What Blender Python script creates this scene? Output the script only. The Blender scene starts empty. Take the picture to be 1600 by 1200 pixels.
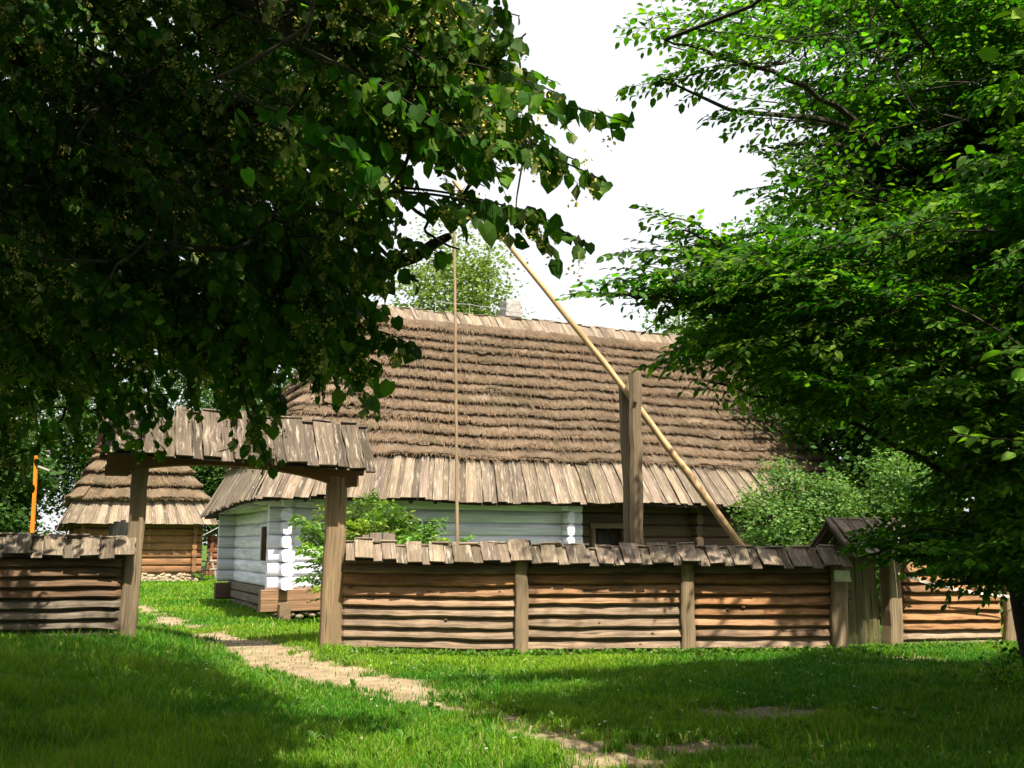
import bpy, math, random
import numpy as np
from mathutils import Vector

rng = np.random.default_rng(11)
random.seed(11)
C = bpy.context.scene.collection
A = np.array

# ---------------------------------------------------------------- camera maths
F, HOR, EYE = 1600.0, 850.0, 1.6
TH = math.atan((HOR - 600) / F)
CT, ST = math.cos(TH), math.sin(TH)

def W(px, py, Y):
    u = (px - 800) / F; v = (600 - py) / F; k = Y / (CT - v * ST)
    return A([u * k, Y, EYE + k * (ST + v * CT)])

def G(px, py, z=0.0):
    u = (px - 800) / F; v = (600 - py) / F; k = (z - EYE) / (ST + v * CT)
    return A([u * k, k * (CT - v * ST), z])

def PJ(p):
    p = np.asarray(p, float)
    x, y, z = p[..., 0], p[..., 1], p[..., 2] - EYE
    d = y * CT + z * ST; up = -y * ST + z * CT
    d = np.where(d < 0.05, 0.05, d)
    return 800 + F * x / d, 600 - F * up / d, y * CT + z * ST

SUN_EL = math.radians(60)
SUN_H = A([0.42, -0.9075]); SUN_H /= np.linalg.norm(SUN_H)
SUN = A([SUN_H[0] * math.cos(SUN_EL), SUN_H[1] * math.cos(SUN_EL), math.sin(SUN_EL)])

# ---------------------------------------------------------------- small helpers
def nrm(v):
    v = np.asarray(v, float)
    return v / (np.linalg.norm(v, axis=-1, keepdims=True) + 1e-9)

_lat = rng.random((64, 64, 64))
def vnoise(p, f=1.0):
    """value noise in 0..1 for points (...,3) (or (...,2))"""
    p = np.asarray(p, float) * f
    if p.shape[-1] == 2:
        p = np.concatenate([p, np.zeros(p.shape[:-1] + (1,))], -1)
    i = np.floor(p).astype(int); t = p - i; t = t * t * (3 - 2 * t)
    out = 0
    for a in (0, 1):
        for b in (0, 1):
            for c in (0, 1):
                w = (t[..., 0] if a else 1 - t[..., 0]) * (t[..., 1] if b else 1 - t[..., 1]) * (t[..., 2] if c else 1 - t[..., 2])
                out = out + w * _lat[(i[..., 0] + a) % 64, (i[..., 1] + b) % 64, (i[..., 2] + c) % 64]
    return out

def inpoly(px, py, poly):
    px = np.asarray(px, float); py = np.asarray(py, float)
    r = np.zeros(np.shape(px), bool)
    n = len(poly)
    for i in range(n):
        x1, y1 = poly[i]; x2, y2 = poly[(i + 1) % n]
        if y1 == y2: continue
        c = ((y1 > py) != (y2 > py)) & (px < (x2 - x1) * (py - y1) / (y2 - y1) + x1)
        r ^= c
    return r

# ---------------------------------------------------------------- mesh collector
class MB:
    def __init__(s):
        s.v, s.c, s.g = [], [], []; s.n = 0
        s.f = []          # list of (array faces (m,k))
    def add(s, v, faces, col, grain=None):
        v = np.asarray(v, np.float32).reshape(-1, 3); m = len(v)
        col = np.asarray(col, np.float32)
        if col.ndim == 1: col = np.broadcast_to(col, (m, 3))
        if grain is None: grain = v
        s.v.append(v); s.c.append(col.reshape(-1, 3)); s.g.append(np.asarray(grain, np.float32).reshape(-1, 3))
        for f in faces:
            f = np.asarray(f, np.int64)
            if f.ndim == 1: f = f[None]
            s.f.append(f + s.n)
        s.n += m
    def grid(s, P, col, grain=None, closed=False):
        n, m = P.shape[:2]
        i = np.arange(n * m).reshape(n, m)
        if closed:
            j = np.roll(i, -1, axis=1)
            q = np.stack([i[:-1], j[:-1], j[1:], i[1:]], -1).reshape(-1, 4)
        else:
            q = np.stack([i[:-1, :-1], i[:-1, 1:], i[1:, 1:], i[1:, :-1]], -1).reshape(-1, 4)
        s.add(P, [q], col, grain)
    def sweep(s, pts, side, up, prof, col, scale=None, jit=0.0, caps=True):
        """profile (m,2) swept along pts (n,3); closed around"""
        pts = np.asarray(pts, float); n = len(pts); prof = np.asarray(prof, float); m = len(prof)
        side = np.broadcast_to(np.asarray(side, float), (n, 3)); up = np.broadcast_to(np.asarray(up, float), (n, 3))
        sc = np.ones((n, 2)) if scale is None else np.asarray(scale, float)
        P = pts[:, None] + side[:, None] * (prof[None, :, 0, None] * sc[:, None, 0, None]) + up[:, None] * (prof[None, :, 1, None] * sc[:, None, 1, None])
        if jit: P = P + rng.normal(0, jit, P.shape)
        L = np.concatenate([[0], np.cumsum(np.linalg.norm(np.diff(pts, axis=0), axis=1))])
        per = np.concatenate([[0], np.cumsum(np.linalg.norm(np.diff(prof, axis=0), axis=1))])
        rz = random.random() * 50
        g = np.zeros((n, m, 3)); g[..., 0] = L[:, None] + rz * 3; g[..., 1] = per[None] + rz; g[..., 2] = rz
        s.grid(P, col, g, closed=True)
        if caps:
            gg = np.zeros((m, 3)); gg[:, 0] = prof[:, 0] * .3 + rz; gg[:, 1] = prof[:, 0] + prof[:, 1] * 3; gg[:, 2] = rz
            s.add(P[0], [np.arange(m)[::-1]], np.asarray(col) * .9, gg)
            s.add(P[-1], [np.arange(m)], np.asarray(col) * .9, gg)
    def tube(s, pts, rad, sides=6, col=(.1, .08, .06), caps=False):
        pts = np.asarray(pts, float); n = len(pts)
        t = nrm(np.gradient(pts, axis=0))
        ref = A([0, 0, 1.]) if abs(t[0][2]) < .9 else A([1., 0, 0])
        a = nrm(np.cross(t, ref)); b = np.cross(a, t)
        an = np.linspace(0, 2 * math.pi, sides, endpoint=False)
        rad = np.broadcast_to(np.asarray(rad, float), (n,))
        P = pts[:, None] + rad[:, None, None] * (a[:, None] * np.cos(an)[None, :, None] + b[:, None] * np.sin(an)[None, :, None])
        L = np.concatenate([[0], np.cumsum(np.linalg.norm(np.diff(pts, axis=0), axis=1))])
        g = np.zeros((n, sides, 3)); g[..., 0] = L[:, None]; g[..., 1] = an[None] * rad.max(); g[..., 2] = random.random() * 50
        s.grid(P, col, g, closed=True)
        if caps:
            s.add(P[0], [np.arange(sides)[::-1]], col); s.add(P[-1], [np.arange(sides)], col)
    def build(s, name, mat, parent=None, smooth=False):
        me = bpy.data.meshes.new(name)
        v = np.concatenate(s.v)
        me.vertices.add(len(v)); me.vertices.foreach_set('co', v.ravel())
        loops = np.concatenate([f.ravel() for f in s.f]).astype(np.int32)
        tot = np.concatenate([np.full(len(f), f.shape[1], np.int32) for f in s.f])
        st = np.concatenate([[0], np.cumsum(tot)[:-1]]).astype(np.int32)
        me.loops.add(len(loops)); me.loops.foreach_set('vertex_index', loops)
        me.polygons.add(len(tot)); me.polygons.foreach_set('loop_start', st)
        try: me.polygons.foreach_set('loop_total', tot)
        except Exception: pass
        me.polygons.foreach_set('use_smooth', np.full(len(tot), smooth, bool))
        c = np.concatenate(s.c); c4 = np.ones((len(c), 4), np.float32); c4[:, :3] = np.clip(c, 0, 1)
        a = me.attributes.new('col', 'FLOAT_COLOR', 'POINT'); a.data.foreach_set('color', c4.ravel())
        a = me.attributes.new('grain', 'FLOAT_VECTOR', 'POINT'); a.data.foreach_set('vector', np.concatenate(s.g).ravel())
        me.update(calc_edges=True); me.validate()
        me.materials.append(mat)
        o = bpy.data.objects.new(name, me); C.objects.link(o)
        if parent: o.parent = parent
        return o

def thing(name, label, cat, loc=(0, 0, 0), rz=0, group=None):
    o = bpy.data.objects.new(name, None); C.objects.link(o)
    o.location = loc; o.rotation_euler = (0, 0, rz); o.empty_display_size = .3
    o['label'] = label; o['category'] = cat
    if group: o['group'] = group
    return o

# ---------------------------------------------------------------- materials
def newmat(name):
    m = bpy.data.materials.new(name); m.use_nodes = True
    nt = m.node_tree; nt.nodes.clear()
    return m, nt, nt.nodes.new, nt.links.new

def attr(nt, n):
    a = nt.nodes.new('ShaderNodeAttribute'); a.attribute_name = n; return a

def maprange(nt, src, a, b, c, d):
    r = nt.nodes.new('ShaderNodeMapRange'); r.inputs[1].default_value = a; r.inputs[2].default_value = b
    r.inputs[3].default_value = c; r.inputs[4].default_value = d; nt.links.new(src, r.inputs[0]); return r.outputs[0]

def noise(nt, vec, scale, detail=4, mapping=None, rough=.55):
    if mapping:
        mp = nt.nodes.new('ShaderNodeMapping'); mp.inputs['Scale'].default_value = mapping
        nt.links.new(vec, mp.inputs[0]); vec = mp.outputs[0]
    n = nt.nodes.new('ShaderNodeTexNoise'); n.inputs['Scale'].default_value = scale; n.inputs['Detail'].default_value = detail
    n.inputs['Roughness'].default_value = rough
    nt.links.new(vec, n.inputs['Vector']); return n.outputs[0]

def mul(nt, col, fac):
    m = nt.nodes.new('ShaderNodeVectorMath'); m.operation = 'SCALE'
    nt.links.new(col, m.inputs[0]); nt.links.new(fac, m.inputs['Scale']); return m.outputs[0]

def mix(nt, fac, a, b):
    m = nt.nodes.new('ShaderNodeMix'); m.data_type = 'RGBA'
    for s, i in ((fac, 0), (a, 6), (b, 7)):
        if hasattr(s, 'links') or hasattr(s, 'is_linked'): nt.links.new(s, m.inputs[i])
        elif i: m.inputs[i].default_value = (*s, 1)
        else: m.inputs[i].default_value = s
    return m.outputs[2]

def mat_wood(name, grain=.5, lichen=0.0, crack=.5, bump=.5, rough=.85, lcol=(.5, .44, .35), ax=(1.2, 30, 30), stain=.0, lth=(.54, .7)):
    m, nt, N, L = newmat(name)
    g = attr(nt, 'grain').outputs['Vector']; col = attr(nt, 'col').outputs['Color']
    n1 = noise(nt, g, 1.6, 6, ax, .65)
    n2 = noise(nt, g, 1.0, 4, (.8, 7, 7))
    c = mul(nt, col, maprange(nt, n1, .3, .7, 1 - grain, 1 + grain * .8))
    c = mul(nt, c, maprange(nt, n2, .3, .7, .75, 1.25))
    if stain:
        n5 = noise(nt, g, 1.0, 3, (1.6, 2.6, 2.6))
        c = mix(nt, maprange(nt, n5, .5, .68, 0, stain), c, (.07, .055, .04))
    if lichen:
        n3 = noise(nt, g, 3.0, 6, (.9, 6, 6), .7)
        c = mix(nt, maprange(nt, n3, lth[0], lth[1], 0, lichen), c, lcol)
    n4 = noise(nt, g, 2.3, 3, (.35, 16, 16), .5)
    cr = maprange(nt, n4, .30, .36, 1 - crack, 1)
    c = mul(nt, c, cr)
    b = N('ShaderNodeBsdfPrincipled'); b.inputs['Roughness'].default_value = rough
    b.inputs['Specular IOR Level'].default_value = .25
    L(c, b.inputs['Base Color'])
    bp = N('ShaderNodeBump'); bp.inputs['Strength'].default_value = bump; bp.inputs['Distance'].default_value = .012
    mm = N('ShaderNodeMath'); mm.operation = 'MULTIPLY'; L(n1, mm.inputs[0]); L(cr, mm.inputs[1])
    L(mm.outputs[0], bp.inputs['Height']); L(bp.outputs[0], b.inputs['Normal'])
    o = N('ShaderNodeOutputMaterial'); L(b.outputs[0], o.inputs[0]); return m

def mat_leaf(name, trans=.45, tcol=(1.5, 1.55, .45), spec=.35, rough=.42):
    m, nt, N, L = newmat(name)
    col = attr(nt, 'col').outputs['Color']
    b = N('ShaderNodeBsdfPrincipled'); b.inputs['Roughness'].default_value = rough
    b.inputs['Specular IOR Level'].default_value = spec
    L(col, b.inputs['Base Color'])
    t = N('ShaderNodeBsdfTranslucent')
    v = N('ShaderNodeVectorMath'); v.operation = 'MULTIPLY'; v.inputs[1].default_value = tcol
    L(col, v.inputs[0]); L(v.outputs[0], t.inputs[0])
    x = N('ShaderNodeMixShader'); x.inputs[0].default_value = trans
    L(b.outputs[0], x.inputs[1]); L(t.outputs[0], x.inputs[2])
    o = N('ShaderNodeOutputMaterial'); L(x.outputs[0], o.inputs[0]); return m

def mat_simple(name, nscale=8, amp=.25, rough=.9, bump=.3, detail=5):
    m, nt, N, L = newmat(name)
    tc = N('ShaderNodeTexCoord').outputs['Object']
    col = attr(nt, 'col').outputs['Color']
    n = noise(nt, tc, nscale, detail)
    c = mul(nt, col, maprange(nt, n, .3, .7, 1 - amp, 1 + amp))
    b = N('ShaderNodeBsdfPrincipled'); b.inputs['Roughness'].default_value = rough
    b.inputs['Specular IOR Level'].default_value = .2
    L(c, b.inputs['Base Color'])
    bp = N('ShaderNodeBump'); bp.inputs['Strength'].default_value = bump; bp.inputs['Distance'].default_value = .02
    L(n, bp.inputs['Height']); L(bp.outputs[0], b.inputs['Normal'])
    o = N('ShaderNodeOutputMaterial'); L(b.outputs[0], o.inputs[0]); return m

def mat_thatch(name):
    m, nt, N, L = newmat(name)
    g = attr(nt, 'grain').outputs['Vector']; col = attr(nt, 'col').outputs['Color']
    n1 = noise(nt, g, 1.0, 5, (45, 7, 1), .7)
    n2 = noise(nt, g, 1.0, 4, (1.2, 1.6, 1))
    c = mul(nt, col, maprange(nt, n1, .3, .7, .6, 1.35))
    c = mul(nt, c, maprange(nt, n2, .3, .7, .78, 1.18))
    n3 = noise(nt, g, .6, 5, None, .65)
    c = mix(nt, maprange(nt, n3, .50, .68, 0, .6), c, (.070, .066, .038))
    c = mix(nt, maprange(nt, noise(nt, g, .9, 4, (1, 1, 5), .6), .56, .72, 0, .5), c, (.24, .20, .15))
    b = N('ShaderNodeBsdfPrincipled'); b.inputs['Roughness'].default_value = 1; b.inputs['Specular IOR Level'].default_value = .1
    L(c, b.inputs['Base Color'])
    bp = N('ShaderNodeBump'); bp.inputs['Strength'].default_value = .7; bp.inputs['Distance'].default_value = .03
    L(n1, bp.inputs['Height']); L(bp.outputs[0], b.inputs['Normal'])
    o = N('ShaderNodeOutputMaterial'); L(b.outputs[0], o.inputs[0]); return m

def mat_ground():
    m, nt, N, L = newmat('ground_soil')
    tc = N('ShaderNodeTexCoord').outputs['Object']
    p = attr(nt, 'grain').outputs['Vector']
    sx = N('ShaderNodeSeparateXYZ'); L(p, sx.inputs[0])
    n1 = noise(nt, tc, 3.0, 6); n2 = noise(nt, tc, 22, 5, None, .7); n3 = noise(nt, tc, 90, 3)
    soil = mix(nt, maprange(nt, n1, .35, .65, 0, 1), (.32, .245, .155), (.20, .148, .09))
    soil = mix(nt, maprange(nt, n3, .55, .7, 0, .6), soil, (.44, .37, .27))
    gr = mix(nt, maprange(nt, n1, .35, .65, 0, 1), (.035, .085, .012), (.075, .13, .02))
    f = N('ShaderNodeMath'); f.operation = 'ADD'; L(sx.outputs[2], f.inputs[0]); L(maprange(nt, n2, .3, .7, -.28, .28), f.inputs[1])
    c = mix(nt, maprange(nt, f.outputs[0], .22, .68, 0, 1), gr, soil)
    c = mul(nt, c, maprange(nt, n2, .25, .75, .7, 1.2))
    b = N('ShaderNodeBsdfPrincipled'); b.inputs['Roughness'].default_value = .95; b.inputs['Specular IOR Level'].default_value = .1
    L(c, b.inputs['Base Color'])
    bp = N('ShaderNodeBump'); bp.inputs['Strength'].default_value = .6; bp.inputs['Distance'].default_value = .03
    L(n2, bp.inputs['Height']); L(bp.outputs[0], b.inputs['Normal'])
    o = N('ShaderNodeOutputMaterial'); L(b.outputs[0], o.inputs[0]); return m

def mat_glass():
    m, nt, N, L = newmat('dark_window_glass')
    b = N('ShaderNodeBsdfPrincipled'); b.inputs['Base Color'].default_value = (.012, .012, .012, 1); b.inputs['Roughness'].default_value = .12
    o = N('ShaderNodeOutputMaterial'); L(b.outputs[0], o.inputs[0]); return m

M_BOARD = mat_wood('weathered_roof_board', .45, .7, .6, .85, lcol=(.38, .32, .245), lth=(.53, .66))
M_FENCE = mat_wood('split_fence_board', .5, .25, .8, .8, ax=(1.6, 34, 34), stain=.5, lcol=(.36, .28, .20), lth=(.55, .7))
M_POST = mat_wood('old_post_wood', .35, .0, .6, .6, ax=(.8, 24, 24), stain=.25)
M_WHITE = mat_wood('whitewashed_log', .09, .4, .5, .45, stain=.05, lcol=(.50, .48, .43), lth=(.58, .74))
M_DARKLOG = mat_wood('dark_brown_log', .4, .0, .6, .6, stain=.3)
M_POLE = mat_wood('peeled_pole', .28, .0, .4, .4, stain=.35)
M_THATCH = mat_thatch('straw_thatch')
M_STONE = mat_simple('field_stone', 9, .35, .9, .6)
M_PAINT = mat_simple('flat_paint', 12, .12, .6, .1)
M_BARK = mat_simple('tree_bark', 26, .5, .95, 1.0)
M_LEAF_L = mat_leaf('linden_leaf', .42, (2.0, 2.3, .5), .10, .55)
M_LEAF_H = mat_leaf('hornbeam_leaf', .45, (1.9, 2.3, .5), .14, .5)
M_LEAF_B = mat_leaf('far_leaf', .35, spec=.15, rough=.6)
M_BLOSSOM = mat_leaf('linden_blossom', .4, (1.1, 1.1, .8), .1, .7)
M_GRASS = mat_leaf('grass_blade', .4, (1.35, 1.4, .5), .2, .5)
M_GLASS = mat_glass()
M_GROUND = mat_ground()

# ---------------------------------------------------------------- ground and path
PATH = [(1060, 1232, .42), (955, 1188, .40), (850, 1145, .30), (740, 1110, .2), (650, 1087, .42), (560, 1066, .72), (460, 1038, .86), (370, 1008, .74), (300, 985, .45), (245, 965, .35), (215, 945, .3)]
PP = A([G(a, b)[:2] for a, b, _ in PATH]); PR = A([r for *_, r in PATH])
PATCH = [(G(745, 1168)[:2], .16, .14), (G(1165, 1113)[:2], 1.1, .5), (G(1425, 1034)[:2], .75, .45), (G(1100, 1165)[:2], .7, .3), (G(1310, 1190)[:2], .5, .25), (G(1560, 1060)[:2], 1.0, .6), (G(560, 1085)[:2], .5, .25), (G(235, 985)[:2], .5, .3)]

def pathmask(xy):
    xy = np.asarray(xy, float); sh = xy.shape[:-1]; q = xy.reshape(-1, 2)
    best = np.full(len(q), -9.0)
    for i in range(len(PP) - 1):
        a, b = PP[i], PP[i + 1]; d = b - a
        t = np.clip(((q - a) @ d) / (d @ d), 0, 1)
        r = PR[i] * (1 - t) + PR[i + 1] * t
        dist = np.linalg.norm(q - a - t[:, None] * d, axis=1)
        best = np.maximum(best, (r - dist) / .35)
    for c, rx, ry in PATCH:
        e = np.sqrt(((q[:, 0] - c[0]) / rx) ** 2 + ((q[:, 1] - c[1]) / ry) ** 2)
        best = np.maximum(best, (1 - e) * 1.9 - .15)
    nz = vnoise(q, 1.7) * 1.3 + vnoise(q + 31, 5.0) * 1.5 + vnoise(q + 7, 13.) * .8 - 1.85
    return np.clip(best * .7 + .25 + nz * 1.0, 0, 1).reshape(sh)

def gz(x, y):
    xy = np.stack([np.asarray(x, float), np.asarray(y, float)], -1)
    fade = np.clip((60 - np.abs(xy[..., 1])) / 20, 0, 1)
    z = (vnoise(xy, .35) - .5) * .10 + (vnoise(xy + 9, 1.3) - .5) * .035
    bank = np.clip((-3.4 - .12 * (xy[..., 1] - 8) - xy[..., 0]) / 1.6, 0, 1) * np.clip((19 - xy[..., 1]) / 3, 0, 1) * .2
    return z * fade + bank

def axis(lo, hi, st, far):
    a = np.arange(lo, hi, st); k = [1, 2.5, 6, 12, 25, 60, 150, 400, 900, far]
    return np.concatenate([[lo - q for q in k[::-1]], a, [hi + q for q in k]])
gx = axis(-14, 13, .11, 2500.); gy = axis(4, 30, .11, 3000.)
GX, GY = np.meshgrid(gx, gy, indexing='ij')
pm = pathmask(np.stack([GX, GY], -1)) * (np.abs(GX) < 20) * (GY < 40) * (GY > 2)
GZ = gz(GX, GY) - pm * .025
mb = MB(); gg = np.stack([GX, GY, pm], -1)
mb.grid(np.stack([GX, GY, GZ], -1), (.2, .2, .2), gg)
o = mb.build('ground', M_GROUND, smooth=True); o['kind'] = 'structure'

# grass: too many blades to count -> one object
def grass(name, n, ys, hs, wmul=1.0, seed=0, xpad=1.5):
    r = np.random.default_rng(seed)
    y = ys(r, n); x = (r.random(n) * 2 - 1) * (y * .5 + xpad)
    xy = np.stack([x, y], -1); p = pathmask(xy)
    clump = vnoise(xy, 1.1) * .6 + vnoise(xy + 5, 4.0) * .4
    keep = r.random(n) > np.clip(p * 1.12, 0, .97)
    xy, p, clump, y = xy[keep], p[keep], clump[keep], y[keep]; x = xy[:, 0]; n = len(x)
    left = np.clip((-1.3 - .30 * (y - 8) - x) / 1.5, 0, 1) * (y < 17.5)
    h = hs * (.5 + clump * 1.0) * r.uniform(.45, 1.35, n) * (1 - .6 * p) * (1 + left * .75) * (1 - .45 * np.exp(-((y - 15.2) / .45) ** 2) * (x > -2.4) * (x < 4.6)) * np.where(r.random(n) < .012, 1.9, 1)
    w = (.0018 + .00032 * y) * r.uniform(.7, 1.4, n) * wmul
    a = r.random(n) * 2 * math.pi; lean = r.uniform(.05, .75, n) * h; b = a + r.normal(0, .8, n) + math.pi / 2
    z0 = gz(x, y) - .01
    sx, sy = np.cos(a) * w, np.sin(a) * w; lx, ly = np.cos(b) * lean, np.sin(b) * lean
    V = np.zeros((n, 5, 3))
    V[:, 0] = np.stack([x - sx, y - sy, z0], -1); V[:, 1] = np.stack([x + sx, y + sy, z0], -1)
    V[:, 2] = np.stack([x + sx * .8 + lx * .35, y + sy * .8 + ly * .35, z0 + h * .6], -1)
    V[:, 3] = np.stack([x - sx * .8 + lx * .35, y - sy * .8 + ly * .35, z0 + h * .6], -1)
    V[:, 4] = np.stack([x + lx, y + ly, z0 + h * r.uniform(.8, 1, n)], -1)
    base = A([.052, .185, .012]); alt = A([.195, .33, .018]); dry = A([.30, .27, .10])
    big = vnoise(xy + 50, .45)
    t = np.clip(clump[:, None] * 1.1 - .3 + (big[:, None] - .35) * .9 + r.normal(0, .18, (n, 1)), 0, 1)
    c = base * (1 - t) + alt * t
    d = (r.random((n, 1)) < .05 + .35 * p[:, None]); c = np.where(d, dry, c) * r.uniform(.75, 1.25, (n, 1))
    col = np.repeat(c[:, None], 5, 1)
    i = np.arange(n)[:, None] * 5
    m = MB(); m.add(V, [i + A([0, 1, 2, 3]), i + A([3, 2, 4])], col.reshape(-1, 3)); return m

near = grass('g', 560000, lambda r, n: 6.2 + (r.random(n) ** 1.15) * 13.5, .088, 1.0, 3)
o = near.build('lawn_grass', M_GRASS); o['kind'] = 'stuff'
def yy(r, n): return 18.5 + 36 * r.random(n) ** 1.3
def yard():
    m = grass('g', 150000, yy, .09, 1.6, 4, 0)
    return m
o = yard().build('yard_grass', M_GRASS); o['kind'] = 'stuff'

# ---------------------------------------------------------------- carpentry
def boxprof(w, t, b=.004):
    w /= 2; t /= 2
    return [(-w + b, -t), (w - b, -t), (w, -t + b), (w, t - b), (w - b, t), (-w + b, t), (-w, t - b), (-w, -t + b)]

def logprof(h, t, k=10):
    a = np.linspace(0, 2 * math.pi, k, endpoint=False) + math.pi / k
    x = np.sign(np.cos(a)) * np.abs(np.cos(a)) ** .45 * t / 2; y = np.sign(np.sin(a)) * np.abs(np.sin(a)) ** .8 * h / 2
    return np.stack([x, y], -1)

def board(m, top, bot, wdir, width, thick, col, nseg=5, warp=.008, taper=0.0):
    """a roof board from top edge to bottom edge; wdir across"""
    top, bot, wdir = A(top, float), A(bot, float), nrm(wdir)
    d = nrm(bot - top); n = nrm(np.cross(wdir, d))
    if n[2] < 0: n = -n
    t = np.linspace(0, 1, nseg + 1)[:, None]
    pts = top + (bot - top) * t + n * (rng.normal(0, warp, (nseg + 1, 1))) + wdir * rng.normal(0, warp * 1.1, (nseg + 1, 1))
    sc = np.ones((nseg + 1, 2)); sc[:, 0] += rng.normal(0, .035, nseg + 1) + taper * t[:, 0]
    s2 = nrm(wdir + n * rng.normal(0, .05))
    m.sweep(pts, s2, n, boxprof(width, thick), col, sc, .0015)

def log(m, p0, p1, h, t, col, seg=.35, wob=.012, prof=None, smoothk=10):
    p0, p1 = A(p0, float), A(p1, float); L = np.linalg.norm(p1 - p0); n = max(2, int(L / seg) + 1)
    d = (p1 - p0) / L; up = A([0, 0, 1.]); side = nrm(np.cross(d, up))
    tt = np.linspace(0, 1, n)[:, None]; off = random.random() * 60
    pts = p0 + (p1 - p0) * tt
    nz = vnoise(np.stack([tt[:, 0] * L * 1.1 + off, tt[:, 0] * 0, tt[:, 0] * 0 + off], -1)) - .5
    nz2 = vnoise(np.stack([tt[:, 0] * L * 1.7 + off, tt[:, 0] * 0 + 7, tt[:, 0] * 0 + off], -1)) - .5
    pts = pts + side * nz[:, None] * wob * 2
    sc = np.stack([1 + nz2 * .2, 1 + nz * .12], -1)
    m.sweep(pts, side, up, logprof(h, t, smoothk) if prof is None else prof, col, sc)

def post(m, base, top, w, t, col, side=(1, 0, 0), nseg=7, jit=.004, b=.02):
    base, top = A(base, float), A(top, float); up = nrm(top - base)
    side = nrm(np.asarray(side, float) - up * np.dot(side, up)); f = np.cross(up, side)
    tt = np.linspace(0, 1, nseg + 1)[:, None]
    pts = base + (top - base) * tt + side * rng.normal(0, .006, (nseg + 1, 1))
    sc = 1 + rng.normal(0, .02, (nseg + 1, 2)); sc[:, 0] *= 1.08 - .12 * tt[:, 0]
    m.sweep(pts, side, f, boxprof(w, t, b), col, sc, jit * .4)

GREY = A([.150, .115, .082]); PALE = A([.30, .25, .20])
def boardcol(k=1.0, v=.34):
    return GREY * k * random.uniform(1 - v, 1 + v) * A([1, random.uniform(.97, 1.03), random.uniform(.94, 1.06)])

# ---------------------------------------------------------------- roofs with straw courses
class HipRoof:
    """hipped roof over a rectangle; local coordinates"""
    def __init__(s, x0, y0, x1, y1, ze, rx0, rx1, ry, zr, zsag=None, rad=.22):
        s.e = (x0, y0, x1, y1); s.r = (rx0, rx1, ry); s.ze, s.zr = ze, zr; s.zsag = zsag; s.rad = rad
    def rect(s, k):
        x0, y0, x1, y1 = s.e; a, b, y = s.r
        return x0 + (a - x0) * k, y0 + (y - y0) * k, x1 + (b - x1) * k, y1 + (y - y1) * k
    def ring(s, k, off, nf=300, ns=110, nc=8):
        """k may be an array over the ring (ragged edges)"""
        N = 2 * nf + 2 * ns + 4 * nc
        k = np.broadcast_to(k, (N,)); off = np.broadcast_to(off, (N,))
        side = np.concatenate([np.full(nf, 0), np.full(nc, 4), np.full(ns, 1), np.full(nc, 5), np.full(nf, 2), np.full(nc, 6), np.full(ns, 3), np.full(nc, 7)])
        tt = np.concatenate([np.linspace(0, 1, m) for m in (nf, nc, ns, nc, nf, nc, ns, nc)])
        x0, y0, x1, y1 = s.rect(k); r = np.minimum(s.rad, (y1 - y0) * .3)
        X = np.zeros(N); Y = np.zeros(N); NX = np.zeros(N); NY = np.zeros(N)
        m = side == 0; X[m] = (x0 + r + (x1 - x0 - 2 * r) * tt)[m]; Y[m] = y0[m]; NY[m] = -1
        m = side == 1; Y[m] = (y0 + r + (y1 - y0 - 2 * r) * tt)[m]; X[m] = x1[m]; NX[m] = 1
        m = side == 2; X[m] = (x1 - r - (x1 - x0 - 2 * r) * tt)[m]; Y[m] = y1[m]; NY[m] = 1
        m = side == 3; Y[m] = (y1 - r - (y1 - y0 - 2 * r) * tt)[m]; X[m] = x0[m]; NX[m] = -1
        for q, (cx, cy, a0) in enumerate(((x1 - r, y0 + r, -90), (x1 - r, y1 - r, 0), (x0 + r, y1 - r, 90), (x0 + r, y0 + r, 180))):
            m = side == 4 + q; a = np.radians(a0 + 90 * tt)
            X[m] = (cx + r * np.cos(a))[m]; Y[m] = (cy + r * np.sin(a))[m]; NX[m] = np.cos(a)[m]; NY[m] = np.sin(a)[m]
        ang = math.atan2(s.zr - s.ze, s.r[2] - s.e[1]); sn, cs = math.sin(ang), math.cos(ang)
        Z = s.ze + (s.zr - s.ze) * k
        if s.zsag: Z = Z + s.zsag(X, Y) * (1 - k)
        P = np.stack([X + NX * off * sn, Y + NY * off * sn, Z + off * cs], -1)
        return P, np.stack([NX, NY], -1)

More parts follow.
